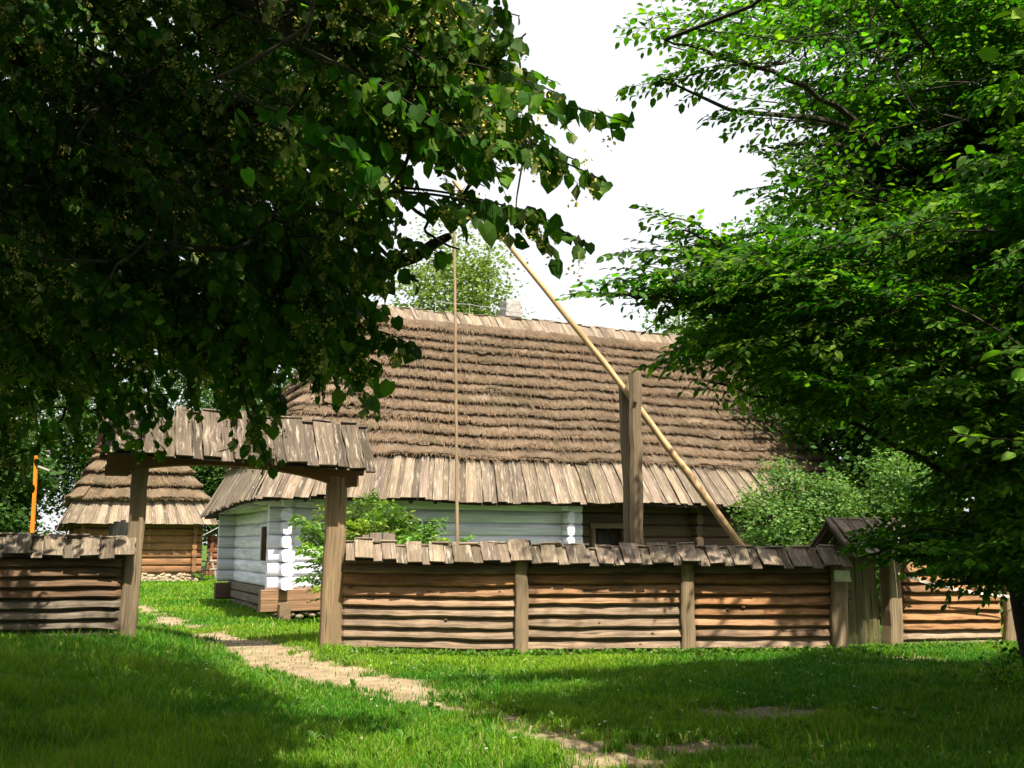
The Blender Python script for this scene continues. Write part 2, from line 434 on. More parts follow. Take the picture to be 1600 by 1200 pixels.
def thatch(root, R, ks, th, col, strands, wave=.012, mat=M_THATCH, cnt=(300, 110, 8), sside=(-1, -1)):
    m = MB(); sm = MB()
    P0, NN = R.ring(.5, 0, *cnt); N = len(P0)
    per = np.concatenate([[0], np.cumsum(np.linalg.norm(np.diff(R.ring(0, 0, *cnt)[0], axis=0), axis=1))])
    hgt = R.zr - R.ze
    for i in range(len(ks) - 1):
        w1 = (vnoise(np.stack([per * .9, per * 0 + i * 3.3], -1)) - .5) * wave * 2.2
        w2 = (vnoise(np.stack([per * 7, per * 0 + i * 5.1], -1)) - .5) * wave * 1.3 + rng.normal(0, wave * .12, N)
        kb = ks[i] + (w1 + w2) * (0.6 if i == 0 else 1); kt = ks[i + 1] + .012
        tv = th * (1 + .35 * (vnoise(np.stack([per * 3, per * 0 + i * 7.7], -1)) - .5))
        if i == 0: tv = tv * 1.25
        rows = [(kb + .012, tv * -.15), (kb + .002, tv * .55), (kb + .003, tv * .95), (kb + .010, tv * 1.05)]
        for q in (.2, .4, .6, .8): rows.append((kb + (kt - kb) * q, tv * (1.02 - .75 * q)))
        rows.append((kt, tv * .15))
        P = []; g = []
        for j, (kk, of) in enumerate(rows):
            bump = (vnoise(np.stack([per * 12, np.full(N, j * .9 + i * 11.)], -1)) - .5) * th * .28 if j > 1 else 0
            p, _ = R.ring(kk, of + bump, *cnt); P.append(p); g.append(np.stack([per, per * 0 + kk * hgt * 1.2, per * 0 + i], -1))
        P = A(P); g = A(g)
        cc = np.zeros(P.shape); cc[:] = A(col) * random.uniform(.9, 1.08)
        cc *= (1 + .5 * (vnoise(np.stack([g[..., 0] * 1.7, g[..., 1] * 2.2], -1)) - .5))[..., None]
        m.grid(P, cc, g, closed=True)
    # loose straws lying on every course and poking out of its edge
    n = strands; idx = rng.integers(0, N, n); ci = rng.integers(0, len(ks) - 1, n)
    ka = A(ks); span = ka[ci + 1] - ka[ci]
    lip = rng.random(n) < .45
    f = np.where(lip, rng.random(n) * .15, rng.random(n) * .95)
    kk = ka[ci] + span * f; kd = kk - rng.uniform(.010, .028, n) * (.22 / hgt * 5.3 / .22)
    kd = np.where(lip, ka[ci] - rng.uniform(-.004, .008, n), kd)
    kk = np.where(lip, ka[ci] + rng.uniform(.012, .03, n), kk)
    offa = th * (1.05 - .75 * (kk - ka[ci]) / span) + rng.uniform(0, .03, n); offb = th * (1.08 - .75 * np.clip((kd - ka[ci]) / span, 0, 1)) + rng.uniform(0, .035, n)
    kkA = np.zeros(N)
    def at(i, k, off):
        x0, y0, x1, y1 = R.rect(k)
        # use base ring parameter to place on same side
        Pk, _ = RP[i]
        return Pk
    Rk0, _ = R.ring(0, 0, *cnt); Rk1, _ = R.ring(.9, 0, *cnt)
    ang = math.atan2(R.zr - R.ze, R.r[2] - R.e[1]); sn, cs = math.sin(ang), math.cos(ang)
    nv = np.concatenate([NN * sn, np.full((N, 1), cs)], 1)[idx]
    def pos(k, off): return Rk0[idx] + (Rk1[idx] - Rk0[idx]) * (k / .9)[:, None] + nv * off[:, None]
    tang = nrm(np.roll(Rk0, -1, 0) - Rk0)[idx]
    a = pos(kk, offa); b = pos(kd, offb) + tang * rng.normal(0, .035, n)[:, None]
    j = rng.random(n)[:, None] - .5; a = a + tang * j * .08; b = b + tang * j * .08
    w = tang * rng.uniform(.003, .009, n)[:, None]
    V = np.stack([a - w, a + w, b + w * .6, b - w * .6], 1)
    cl = A(col)[None] * rng.uniform(.55, 1.75, (n, 1)) * A([1, .97, .9])[None]
    i4 = np.arange(n)[:, None] * 4
    sm.add(V, [i4 + A([0, 1, 2, 3])], np.repeat(cl[:, None], 4, 1), np.stack([V[..., 0], V[..., 1], V[..., 2]], -1))
    # join into one thatch mesh
    m.v += sm.v; m.c += sm.c; m.g += sm.g; m.f += [f + m.n for f in sm.f]; m.n += sm.n
    return m

def skirt(m, R, k0, k1, wid, colk=1.0, sides=(0, 1, 2, 3), lift=.02, drop=.0, over=.035, vary=.05):
    """boards covering the roof slope between fractions k0 (eave) and k1"""
    for sd in sides:
        x0, y0, x1, y1 = R.rect(0 + k0); a0, b0, a1, b1 = R.rect(k1)
        cor = {0: ((x0, y0), (x1, y0), (a0, b0), (a1, b0), (0, -1)), 1: ((x1, y0), (x1, y1), (a1, b0), (a1, b1), (1, 0)),
               2: ((x1, y1), (x0, y1), (a1, b1), (a0, b1), (0, 1)), 3: ((x0, y1), (x0, y0), (a0, b1), (a0, b0), (-1, 0))}[sd]
        B0, B1, T0, T1, nn = cor; B0, B1, T0, T1 = map(A, (B0, B1, T0, T1))
        L = np.linalg.norm(B1 - B0); u = 0.0; q = 0
        n3 = A([nn[0], nn[1], .6]) ; n3 = n3 / np.linalg.norm(n3)
        while u < L - .03:
            w = min(wid * random.uniform(.8, 1.2) * (1.2 if q % 2 else .85), L - u + .02)
            c = (u + w / 2) / L
            b = B0 + (B1 - B0) * c; t = T0 + (T1 - T0) * c
            zb = R.ze + (R.zr - R.ze) * k0; zt = R.ze + (R.zr - R.ze) * k1
            if R.zsag: zb += R.zsag(b[0], b[1]); zt += R.zsag(t[0], t[1]) * (1 - k1)
            up = n3 * (lift + (q % 2) * .034 + random.uniform(0, .012))
            bot = A([b[0], b[1], zb]) + up; top = A([t[0], t[1], zt]) + up
            d = nrm(bot - top); bot = bot + d * (drop + random.uniform(-vary, vary) * (1 if q % 2 else .5))
            board(m, top, bot, np.append(nrm(B1 - B0), 0), w + (-.006 if q % 2 else .0), .028, boardcol(colk * (1.08 if q % 2 else .8)), 5, .006, .02)
            u += w; q += 1

# ---------------------------------------------------------------- the long farmhouse
HX, HY, HR = -4.95, 22.6, math.radians(25)
LH, WD = 16.0, 6.2
house = thing('farmhouse', 'long whitewashed log farmhouse under a tall brown straw thatched roof', 'farmhouse', (HX, HY, .06), HR)
sag = lambda x, y: -.22 * np.clip((y - 1) / 5.5, 0, 1) * np.clip((3 - x) / 3.5, 0, 1) + .035 * np.sin(x * .9) + .02 * np.sin(x * 2.3 + 1)
HRF = HipRoof(-.8, -.62, LH + .8, WD + .62, 2.5, 2.2, LH - 2.2, WD / 2, 7.78, sag, .12)
ks = [.192 + (.935 - .192) * i / 13 for i in range(14)]
ks = [k + (random.uniform(-.007, .007) if 0 < i < 13 else 0) for i, k in enumerate(ks)]
m = thatch(house, HRF, ks, .14, (.138, .098, .067), 120000, .013)
m.build('thatched_roof', M_THATCH, house)
m = MB(); skirt(m, HRF, 0.0, .23, .19, 1.0)
# closed soffit below the boards
sk = m.build('eave_boards', M_BOARD, house)
sk['label'] = 'lower roof band of overlapping grey weathered boards'
m = MB()
P = A([HRF.ring(k, -.06, 60, 24, 4)[0] for k in (.0, .3, .6, .9)]); m.grid(P, (.07, .05, .035), P, closed=True)
for i in range(28):
    x = -.3 + i * .6; log(m, (x, -.5, 2.50), (x, .6, 3.9), .12, .1, (.09, .065, .045), 1.0)
m.build('roof_lining', M_DARKLOG, house)
# ridge boards
m = MB()
x = 2.0
while x < LH - 2.0:
    w = random.uniform(.13, .2)
    for sgn in (-1, 1):
        board(m, (x - .10 * sgn * -1 * 0 - .06, WD / 2 + sgn * -.02, 7.83 + random.uniform(-.03, .05) + .02 * math.sin(x)), (x + .06, WD / 2 + sgn * .36, 7.28 + random.uniform(-.04, .03)), (1, 0, 0), w + .02, .024, boardcol(1.25), 3, .006)
    x += w
m.build('ridge_boards', M_BOARD, house)
m = MB()
for sgn in (-1, 1):
    log(m, (2.0, WD / 2 + sgn * .47, 7.18), (LH - 2.0, WD / 2 + sgn * .47, 7.18), .06, .06, (.10, .075, .06), .6, .02)
m.build('ridge_pole', M_DARKLOG, house)
# walls
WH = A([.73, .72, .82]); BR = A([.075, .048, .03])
def wall_logs(m, axis_, u0, u1, v, z0, z1, n, col, holes=(), t=.2, ext=0, vcol=.03):
    h = (z1 - z0) / n
    for i in range(n):
        zc = z0 + h * (i + .5)
        iv = [(u0 - ext * random.uniform(.95, 1.05), u1)]
        for (a, b, c, d) in holes:
            if zc > c and zc < d:
                new = []
                for (p, q) in iv:
                    if b <= p or a >= q: new.append((p, q)); continue
                    if a > p: new.append((p, a))
                    if b < q: new.append((b, q))
                iv = new
        for (p, q) in iv:
            k = random.uniform(1 - vcol, 1 + vcol)
            if axis_ == 'x': log(m, (p, v, zc), (q, v, zc), h + .012, t, A(col) * k, .4, .010)
            else: log(m, (v, p, zc), (v, q, zc), h + .012, t, A(col) * k, .4, .010)
m = MB()
holes = [(2.4, 3.55, 1.2, 2.15)]
wall_logs(m, 'x', -.36, 7.4, .1, .55, 2.62, 7, WH, holes, .22)
wall_logs(m, 'y', -.05, WD + .3, .1, .55, 2.62, 7, WH * .93, [(1.5, 2.34, 1.12, 1.98)], .22)
for u, vv in ((-.03, -.32), (6.9, -.34)):
    for i in range(7):
        zc = .55 + 2.07 / 7 * (i + .5); log(m, (u, vv * random.uniform(.93, 1.05), zc), (u, .05, zc), .285, .2, WH, .15, .004)
for i in range(7):
    zc = .55 + 2.07 / 7 * (i + .5); log(m, (-.42, WD, zc), (.6, WD, zc), .30, .2, WH * .85, .3, .004)
m.build('whitewashed_wall', M_WHITE, house, smooth=True)
m = MB()
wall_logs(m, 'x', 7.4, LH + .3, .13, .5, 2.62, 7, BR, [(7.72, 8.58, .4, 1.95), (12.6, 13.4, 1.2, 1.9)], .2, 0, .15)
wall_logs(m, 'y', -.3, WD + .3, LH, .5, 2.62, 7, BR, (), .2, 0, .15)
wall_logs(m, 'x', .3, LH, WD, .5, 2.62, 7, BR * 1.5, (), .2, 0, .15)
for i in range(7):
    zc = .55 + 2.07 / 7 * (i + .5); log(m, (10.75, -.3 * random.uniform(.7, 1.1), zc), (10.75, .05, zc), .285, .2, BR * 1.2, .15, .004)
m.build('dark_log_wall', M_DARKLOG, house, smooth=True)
# cross beams that carry the eave
m = MB()
log(m, (-.75, -.02, 2.66), (7.4, -.02, 2.66), .2, .2, WH * .8, .5); log(m, (7.4, 0, 2.66), (LH + .6, 0, 2.66), .2, .2, BR, .5)
for vv in (-.02, 2.0, 4.1, WD): log(m, (-.7, vv, 2.5), (.6, vv, 2.5), .2, .18, WH * .8, .3)
log(m, (-.14, -.5, 2.6), (-.14, WD + .5, 2.45), .24, .2, WH * .82, .5)
m.build('eave_beam', M_WHITE, house, smooth=True)
# sill logs, supports, stones
m = MB(); SL = A([.26, .15, .085])
for z in (.22, .445):
    post(m, (-.5, .02, z), (LH + .2, .02, z), .225, .24, SL * random.uniform(.8, 1.1), (0, 1, 0), 12, .004, .015)
    post(m, (.05, .1, z), (.05, WD + .4, z), .225, .2, A([.16, .13, .10]), (1, 0, 0), 10, .004, .03)
post(m, (-.45, WD - .0, .3), (.4, WD, .3), .3, .42, A([.09, .06, .04]), (0, 1, 0), 4, .004, .03)
post(m, (-.03, -.38, .12), (-.03, .1, .12), .22, .36, A([.22, .15, .09]), (1, 0, 0), 3, .004, .03)
m.build('sill_log', M_POST, house)
m = MB()
def stone(m, c, r, col):
    a, b = np.meshgrid(np.linspace(0, 2 * math.pi, 9)[:-1], np.linspace(0, math.pi, 6), indexing='xy')
    D = np.stack([np.cos(a) * np.sin(b), np.sin(a) * np.sin(b), np.cos(b)], -1)
    k = 1 + .45 * (vnoise(D * 1.3 + random.random() * 40) - .5)
    m.grid(A(c) + D * k[..., None] * A(r), A(col) * random.uniform(.7, 1.2), None, closed=True)
for i in range(110):
    stone(m, (-.1 + i * .15 + random.uniform(-.05, .05), .02, random.uniform(-.02, .07)), (random.uniform(.07, .14), .10, random.uniform(.04, .09)), (.20, .165, .12))
for i in range(46):
    stone(m, (.07, i * .14 + random.uniform(-.04, .04), random.uniform(-.02, .07)), (.10, random.uniform(.07, .14), random.uniform(.04, .09)), (.18, .15, .11))
m.build('stone_footing', M_STONE, house, smooth=True)

def window(root, o, ax, w, z0, z1, nx, ny, fcol, fr=.05, dep=.06, name='window', mat=M_WHITE, poff=.035):
    """framed window: o=(u,v) start corner on wall face, ax: unit along"""
    m = MB(); o3 = A([o[0], o[1], 0.]); ax = A([ax[0], ax[1], 0.]); nn = np.cross(ax, A([0, 0, 1.]))
    def bar(a, z_a, b, z_b, t, dd=.0):
        post(m, o3 + ax * a + nn * dd + A([0, 0, z_a]), o3 + ax * b + nn * dd + A([0, 0, z_b]), t, dep, fcol, nn if z_a == z_b else ax, 2, .001, .004)
    bar(-fr / 2, z0 - fr, -fr / 2, z1 + fr, fr * 1.6); bar(w + fr / 2, z0 - fr, w + fr / 2, z1 + fr, fr * 1.6)
    def hb(z, t, a=0., b=w):
        P0 = o3 + ax * a + A([0, 0, z]); P1 = o3 + ax * b + A([0, 0, z])
        m.sweep([P0, P1], A([0, 0, 1.]), nn, boxprof(t, dep * .9, .003), fcol)
    hb(z0 - fr / 2, fr * 1.5); hb(z1 + fr / 2, fr * 1.5)
    f = m.build(name, mat, root)
    m = MB()
    for i in range(1, nx):
        a = w * i / nx; P0 = o3 + ax * a + A([0, 0, z0]); P1 = o3 + ax * a + A([0, 0, z1])
        m.sweep([P0, P1], ax, nn, boxprof(.05, .04, .003), fcol)
    for j in range(1, ny):
        z = z0 + (z1 - z0) * j / ny
        m.sweep([o3 + A([0, 0, z]) , o3 + ax * w + A([0, 0, z])], A([0, 0, 1.]), nn, boxprof(.025, .03, .003), fcol)
    if nx > 1 or ny > 1: m.build('muntin', mat, f)
    m = MB(); q = -nn * poff
    m.sweep([o3 + q + ax * (w / 2) + A([0, 0, z0]), o3 + q + ax * (w / 2) + A([0, 0, z1])], ax, nn, boxprof(w, .01, .001), (.01, .01, .01))
    m.build('pane', M_GLASS, f)
    return f
window(house, (2.44, -.02), (1, 0), 1.07, 1.24, 2.12, 3, 2, WH, .05)
# narrow window in the gable wall; faces -x
window(house, (-.05, 2.32), (0, -1), .80, 1.14, 1.96, 1, 1, WH * .95, .04, .03, poff=-.004)
f = MB()
for a, b in (((-.075, 2.06, 1.16), (-.075, 2.06, 1.94)), ((-.075, 1.79, 1.16), (-.075, 1.79, 1.94))):
    post(f, a, b, .025, .025, (.22, .07, .03), (0, 1, 0), 2, .001, .003)
f.build('window_bars', M_DARKLOG, house)
# door in the dark part
m = MB()
for i in range(5):
    post(m, (7.78 + i * .175 + .05, .16, .5), (7.78 + i * .175 + .05, .16, 1.9), .17, .03, (.012, .010, .009), (1, 0, 0), 3, .001, .004)
d = m.build('door', M_DARKLOG, house)
m = MB()
post(m, (7.70, .02, .4), (7.70, .02, 2.0), .12, .14, BR * 1.6, (1, 0, 0), 3); post(m, (8.62, .02, .4), (8.62, .02, 2.0), .12, .14, BR * 1.6, (1, 0, 0), 3)
m.sweep([(7.6, .02, 1.99), (8.72, .02, 1.99)], (0, 1, 0), (0, 0, 1), boxprof(.16, .13), BR * 1.5)
m.build('door_frame', M_DARKLOG, house)
m = MB(); m.tube([(7.98, .13, 1.12), (7.98, .08, 1.14), (7.98, .08, 1.26), (7.98, .13, 1.28)], .012, 6, (.05, .05, .05)); m.build('handle', M_PAINT, d)
window(house, (12.64, .0), (1, 0), .72, 1.24, 1.86, 2, 1, BR * 1.4, .04, mat=M_DARKLOG)
# chimney behind the ridge
m = MB(); cx, cy = 7.3, WD / 2 + .95
for i in range(19):
    e = .03 if i in (15, 16) else 0
    z = 6.2 + i * .125
    m.sweep([(cx, cy, z), (cx, cy, z + .118)], (1, 0, 0), (0, 1, 0), boxprof(.48 + e * 2 + random.uniform(-.01, .01), .48 + e * 2, .012), A([.42, .39, .36]) * random.uniform(.6, 1.1))
m.sweep([(cx, cy, 6.2), (cx, cy, 8.5)], (1, 0, 0), (0, 1, 0), boxprof(.44, .44, .012), (.28, .25, .23))
m.build('chimney', M_STONE, house)
m = MB()
for x in (4.6, 5.6, 6.4): m.tube([(x, WD / 2, 7.75), (x, WD / 2, 8.12)], .010, 5, (.3, .3, .3))
for a, b in ((4.6, 5.6), (5.6, 6.4), (6.4, 7.0)): m.tube([(a, WD / 2, 8.12), ((a + b) / 2, WD / 2, 8.09), (b, WD / 2, 8.12 if b < 7 else 7.9)], .008, 5, (.35, .35, .35))
m.build('lightning_wire', M_PAINT, house)

# ---------------------------------------------------------------- thatched storehouse far left
shed = thing('thatched_barn', 'small brown log storehouse with steep stepped thatch seen through the gateway', 'barn', (-18.1, 43.6, .0), HR)
SW, SD = 4.55, 5.2
SR = HipRoof(-.85, -.8, SW + .85, SD + .8, 2.42, 1.95, SW - 1.95, SD / 2, 8.1, lambda x, y: -.25 * np.clip((y - 1) / 5., 0, 1) * np.clip((2 - x) / 2.5, 0, 1), .3)
ks2 = [.165 + i * .108 for i in range(8)]
m = thatch(shed, SR, ks2, .30, (.135, .096, .062), 26000, .016, cnt=(130, 120, 10)); m.build('thatched_roof', M_THATCH, shed)
m = MB(); skirt(m, SR, 0, .21, .24, 1.25, vary=.02); m.build('eave_boards', M_BOARD, shed)
OR = A([.27, .135, .06]); m = MB()
def cross_hut(m, w, d, z0, z1, n, col, t=.24, ext=.35):
    h = (z1 - z0) / n
    for i in range(n):
        k = random.uniform(.75, 1.15); zc = z0 + h * (i + .5)
        log(m, (-ext, 0, zc), (w + ext, 0, zc), h + .01, t, col * k, .4, .015); log(m, (-ext, d, zc), (w + ext, d, zc), h + .01, t, col * k, .4)
        log(m, (0, -ext, zc + h * .1), (0, d + ext, zc + h * .1), h, t * .9, col * random.uniform(.75, 1.1), .4); log(m, (w, -ext, zc + h * .1), (w, d + ext, zc + h * .1), h, t * .9, col * random.uniform(.9, 1.2), .4)
cross_hut(m, SW, SD, .35, 2.6, 7, OR); m.build('log_wall', M_FENCE, shed, smooth=True)
m = MB()
for i in range(150): stone(m, (random.uniform(-.1, SW + .1), -.08, random.uniform(.0, .32)), (random.uniform(.07, .2), .10, random.uniform(.05, .10)), (.34, .27, .18))
for i in range(120): stone(m, (-.05, random.uniform(0, SD), random.uniform(.0, .32)), (.10, random.uniform(.07, .2), random.uniform(.05, .10)), (.28, .23, .16))
m.sweep([(-.02, SD / 2, -.1), (-.02 + SW, SD / 2, -.1)], (0, 1, 0), (0, 0, 1), boxprof(SD, .88), (.33, .28, .2))
m.build('stone_footing', M_STONE, shed, smooth=True)

# small hut behind it
hut = thing('log_hut', 'little log hut with pale board roof standing behind the farmhouse corner', 'hut', tuple(W(332, 850, 52) * A([1, 1, 0])), math.radians(12))
m = MB(); cross_hut(m, 3.2, 3.0, .0, 2.0, 7, A([.25, .10, .05]), .22, .25)
for i in range(4): log(m, (.2 + i * .35, 0, 2.05 + i * .22), (3.0 - i * .35, 0, 2.05 + i * .22), .23, .2, A([.22, .09, .05]), .5)
m.build('log_wall', M_FENCE, hut, smooth=True)
m = MB()
for sgn, xe in ((-1, -.55), (1, 3.75)):
    y = -.5
    while y < 3.5:
        board(m, (1.6, y, 3.15), (xe, y, 1.95), (0, 1, 0), .24, .03, A([.42, .39, .36]) * random.uniform(.85, 1.1), 3, .005); y += .21
m.build('board_roof', M_BOARD, hut)
# trestle beside the hut
tr = thing('wooden_trestle', 'rough wooden trestle of crossed poles beside the distant log hut', 'trestle', tuple(W(328, 850, 47) * A([1, 1, 0])), .2)
m = MB(); TC = A([.30, .26, .2])
for y in (0, .5):
    post(m, (-.35, y, 0), (.05, y, 1.2), .07, .07, TC); post(m, (.35, y, 0), (-.05, y, 1.2), .07, .07, TC)
m.build('leg', M_POST, tr)
m = MB()
for z in (.45, .82): post(m, (-.55, -.05, z), (.55, -.05, z + .02), .07, .05, TC * 1.1, (0, 0, 1))
m.build('rail', M_POST, tr)

# ---------------------------------------------------------------- fences
def fence_boards(m, a, b, z0, heights, cols, lap=.010, th=.06):
    """stack of split boards with wavy lower edges between two posts"""
    a, b = A(a, float), A(b, float); L = np.linalg.norm(b - a); d = (b - a) / L; nn = A([d[1], -d[0], 0])
    z = z0
    for h, c in zip(heights, cols):
        n = int(L / .07) + 2; t = np.linspace(0, 1, n); off = random.random() * 90
        lo = (vnoise(np.stack([t * L * 1.5 + off, t * 0], -1)) - .5) * .015 + (vnoise(np.stack([t * L * 6 + off, t * 0 + 3], -1)) - .5) * .014
        hi = (vnoise(np.stack([t * L * 1.2 + off, t * 0 + 9], -1)) - .5) * .014
        bul = (vnoise(np.stack([t * L * 2.5 + off, t * 0 + 5], -1)) - .5) * .02
        e = np.clip(np.minimum(t, 1 - t) * L / .09, 0, 1); e = .25 + .75 * e ** .6
        base = a + (b - a) * t[:, None]
        rows = [(z + lo + .020, -.02), (z + lo - .012, th * e * .9 + bul * .5), (z + lo + .014, (th + .028) * e + bul), (z + h * .35 + lo * .6, (th + .012) * e + bul), (z + h * .68, (th - .022) * e + bul), (z + h - .03 + hi, (th - .05) * e + bul * .4), (z + h + hi - .006, -.02)]
        P = []; g = []; per = 0
        for zz, o_ in rows:
            P.append(base + nn * (np.broadcast_to(o_, (n,)))[:, None] + np.stack([np.zeros(n), np.zeros(n), zz + gz(base[:, 0], base[:, 1]) * .5], -1))
            g.append(np.stack([t * L + off, np.full(n, per + off), np.full(n, off)], -1)); per += h / 6
        # back face
        P.append(base - nn * .03 + np.stack([np.zeros(n), np.zeros(n), z + h + hi], -1)); g.append(g[-1] + A([0, .03, 0]))
        P.append(base - nn * .03 + np.stack([np.zeros(n), np.zeros(n), z + lo], -1)); g.append(g[-1] + A([0, .1, 0]))
        P = A(P).transpose(1, 0, 2); g = A(g).transpose(1, 0, 2)
        cc = np.broadcast_to(A(c), P.shape).copy()
        cc *= (1 + .35 * (vnoise(g * A([1.4, 6, 1]), 1.0) - .5))[..., None]
        m.grid(P, cc, g, closed=True)
        z += h - lap

def fence_roof(m, a, b, zt, zb, dep, wid, colf, sagf=lambda t: 0, rear=True):
    a, b = A(a, float), A(b, float); L = np.linalg.norm(b - a); d = (b - a) / L; nn = A([d[1], -d[0], 0])
    for sgn in ((1, -1) if rear else (1,)):
        u = 0.0; q = 0
        while u < L:
            w = wid * random.uniform(.8, 1.2) * (1.3 if q % 2 else .7); t = (u + w / 2) / L
            if t > 1: break
            s = sagf(t) if callable(sagf) else 0; lift = .04 if q % 2 else 0
            c = a + d * (u + w / 2) + A([0, 0, s + lift])
            top = c + A([0, 0, zt + random.uniform(-.015, .02)]) - nn * sgn * .02 - d * .025 * 1; bot = c + nn * sgn * dep + A([0, 0, zb + random.uniform(-.02, .01)]) + d * .04
            board(m, top, bot, d, w - .004, .028, colf() * (1.3 if q % 2 else .85), 4, .006)
            u += w; q += 1
        k_ = 24; tt_ = np.linspace(.004, .996, k_)[:, None]; bs = a + (b - a) * tt_; sg_ = A([sagf(v) for v in tt_[:, 0]])[:, None] * A([0, 0, 1.]) - A([0, 0, .035])
        m.grid(np.stack([bs + sg_ + A([0, 0, zt]), bs + sg_ + nn * sgn * (dep - .03) + A([0, 0, zb + .04])], 1), (.05, .04, .03))

FO = A([.27, .135, .06]); FG = A([.235, .165, .11])
def knots(m, a, b, z, n, nn_off=.075):
    a, b = A(a, float), A(b, float); L = np.linalg.norm(b - a); d = (b - a) / L; nn = A([d[1], -d[0], 0])
    for _ in range(n):
        t = random.uniform(.05, .95); c = a + (b - a) * t + nn * nn_off + A([0, 0, z + random.uniform(.1, 1.1)]); r0 = random.uniform(.012, .026)
        an = np.linspace(0, 2 * math.pi, 8, endpoint=False)
        P = [c + nn * h + d * np.cos(an)[:, None] * k * 1.5 + A([0, 0, 1.]) * np.sin(an)[:, None] * k for k, h in ((r0, -.02), (r0 * .8, .004), (r0 * .3, .008))]
        m.grid(A(P), A([.13, .072, .036]) * random.uniform(.8, 1.3), closed=True)
def fcols(n, orange_top=.5):
    r = []
    for i in range(n):
        k = np.clip((i / n - orange_top) * 3 + .5 + random.uniform(-.25, .25), 0, 1)
        r.append((FG * (1 - k) + FO * k) * random.uniform(.88, 1.12))
    return r
PC = A([.23, .168, .102])
bx = [(-2.60, 15.82), (.14, 15.62), (2.6, 15.60), (4.78, 15.52)]
fence = thing('log_fence', 'brown split board fence with weathered board cap between gateway and wicket', 'fence', (0, 15.6, 0))
def rel(m, parent):  # keep world coordinates although the parent stands elsewhere
    L = A(parent.location)
    m.v = [v - L.astype(np.float32) for v in m.v]; return m
for i in range(3):
    m = MB(); a, b = bx[i], bx[i + 1]
    hs = [.09] + [random.uniform(.15, .18) for _ in range(7)]
    k_ = 1.175 / sum(hs[1:]); hs = [hs[0]] + [h * k_ for h in hs[1:]]; ot = (.62, .66, .25)[i]
    fence_boards(m, (a[0] + .02, a[1], 0), (b[0] - .02, b[1], 0), -.02, hs, fcols(8, ot))
    knots(m, (a[0], a[1], 0), (b[0], b[1], 0), 0, 6)
    z = 1.17
    fence_boards(m, (a[0] + .02, a[1], 0), (b[0] - .02, b[1], 0), z, [.16], [FG * .75])
    rel(m, fence).build('rail_boards', M_FENCE, fence)
for i, p in enumerate(bx[1:3]):
    m = MB(); post(m, (p[0], p[1] - .06, -.1), (p[0] + .01, p[1] - .06, 1.36), .19, .17, PC); rel(m, fence).build('post', M_POST, fence)
m = MB(); p = bx[3]; post(m, (p[0] + .03, p[1] - .05, -.1), (p[0] + .07, p[1] - .05, 1.5), .22, .2, PC * .95); rel(m, fence).build('post', M_POST, fence)
m = MB()
sg = lambda t: .05 - .03 * t * 3 + .02 * math.cos(t * 3 * 2 * math.pi) + .006 * math.sin(t * 40)
fence_roof(m, (-2.50, 15.66, 0), (4.95, 15.46, 0), 1.56, 1.29, .22, .2, lambda: boardcol(.98, .4), sg)
rel(m, fence).build('board_cap', M_BOARD, fence)
m = MB(); log(m, (-2.55, 15.74, 1.38), (4.9, 15.56, 1.36), .14, .12, A([.12, .08, .05]), .5); rel(m, fence).build('cap_beam', M_DARKLOG, fence)

lf = thing('log_fence', 'dark shaded split board fence left of the gateway with rounded cap boards', 'fence', (-7.5, 14.7, 0))
m = MB(); hs = [.1] + [random.uniform(.15, .17) for _ in range(8)]
lcols = [FG * A([.6, .68, .75]) * random.uniform(.8, 1.05) for _ in range(5)] + [FG * A([.6, .5, .42]) * random.uniform(.8, 1) for _ in range(4)]  # tree shade put into the board colours as a darker tint
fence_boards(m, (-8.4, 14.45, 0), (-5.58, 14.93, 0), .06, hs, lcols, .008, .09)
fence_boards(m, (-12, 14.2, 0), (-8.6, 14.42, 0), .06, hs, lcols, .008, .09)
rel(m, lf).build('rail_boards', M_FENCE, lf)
m = MB(); post(m, (-8.5, 14.4, -.1), (-8.5, 14.4, 1.4), .2, .18, PC * .7); rel(m, lf).build('post', M_POST, lf)
m = MB(); fence_roof(m, (-12, 14.16, 0), (-5.50, 14.91, 0), 1.72, 1.44, .24, .26, lambda: boardcol(.75, .3), lambda t: .08 - .13 * t); rel(m, lf).build('board_cap', M_BOARD, lf)

rf = thing('log_fence', 'low bare orange brown board fence right of the small wicket gate', 'fence', (7, 16.7, 0))
m = MB()
def rb(a, b, n, ot=.1):
    fence_boards(m, a, b, .02, [.10] + [random.uniform(.145, .17) for _ in range(n)], [ (FG if k < 2 else FO * A([.95, .95, .9])) * random.uniform(.85, 1.15) for k in range(n + 1)], .010, .08)
rb((6.05, 16.35, 0), (7.95, 17.08, 0), 8); rb((8.15, 17.15, 0), (11.5, 18.4, 0), 8)
rel(m, rf).build('rail_boards', M_FENCE, rf)
m = MB(); post(m, (8.03, 17.0, -.1), (8.13, 17.0, 1.0), .16, .15, PC); rel(m, rf).build('post', M_POST, rf)

# barrier tape tied across the right hand fence
m = MB(); a = W(1404, 896, 16.0); b = W(1500, 925, 16.5); c = W(1585, 933, 16.8); e = W(1680, 920, 17.2)
pts = []
for k in range(25):
    t = k / 24
    p = a * (1 - t) ** 3 + 3 * (a * .35 + b * .65 + A([0, 0, -.03])) * t * (1 - t) ** 2 + 3 * b * t * t * (1 - t) + c * t ** 3; pts.append(p)
for k in range(1, 9): pts.append(c + (e - c) * k / 8)
pts = A(pts); tw = np.arange(len(pts)) * .35
up = np.stack([0 * tw, np.cos(tw) * .7, np.ones(len(tw))], -1); up = nrm(up)
m.sweep(pts, up, nrm(np.cross(up, A([1, 0, 0.]))), boxprof(.045, .004, .001), (.72, .60, .55))
o = m.build('barrier_tape', M_PAINT); o['label'] = 'pale tape sagging in front of the right board fence'; o['category'] = 'tape'

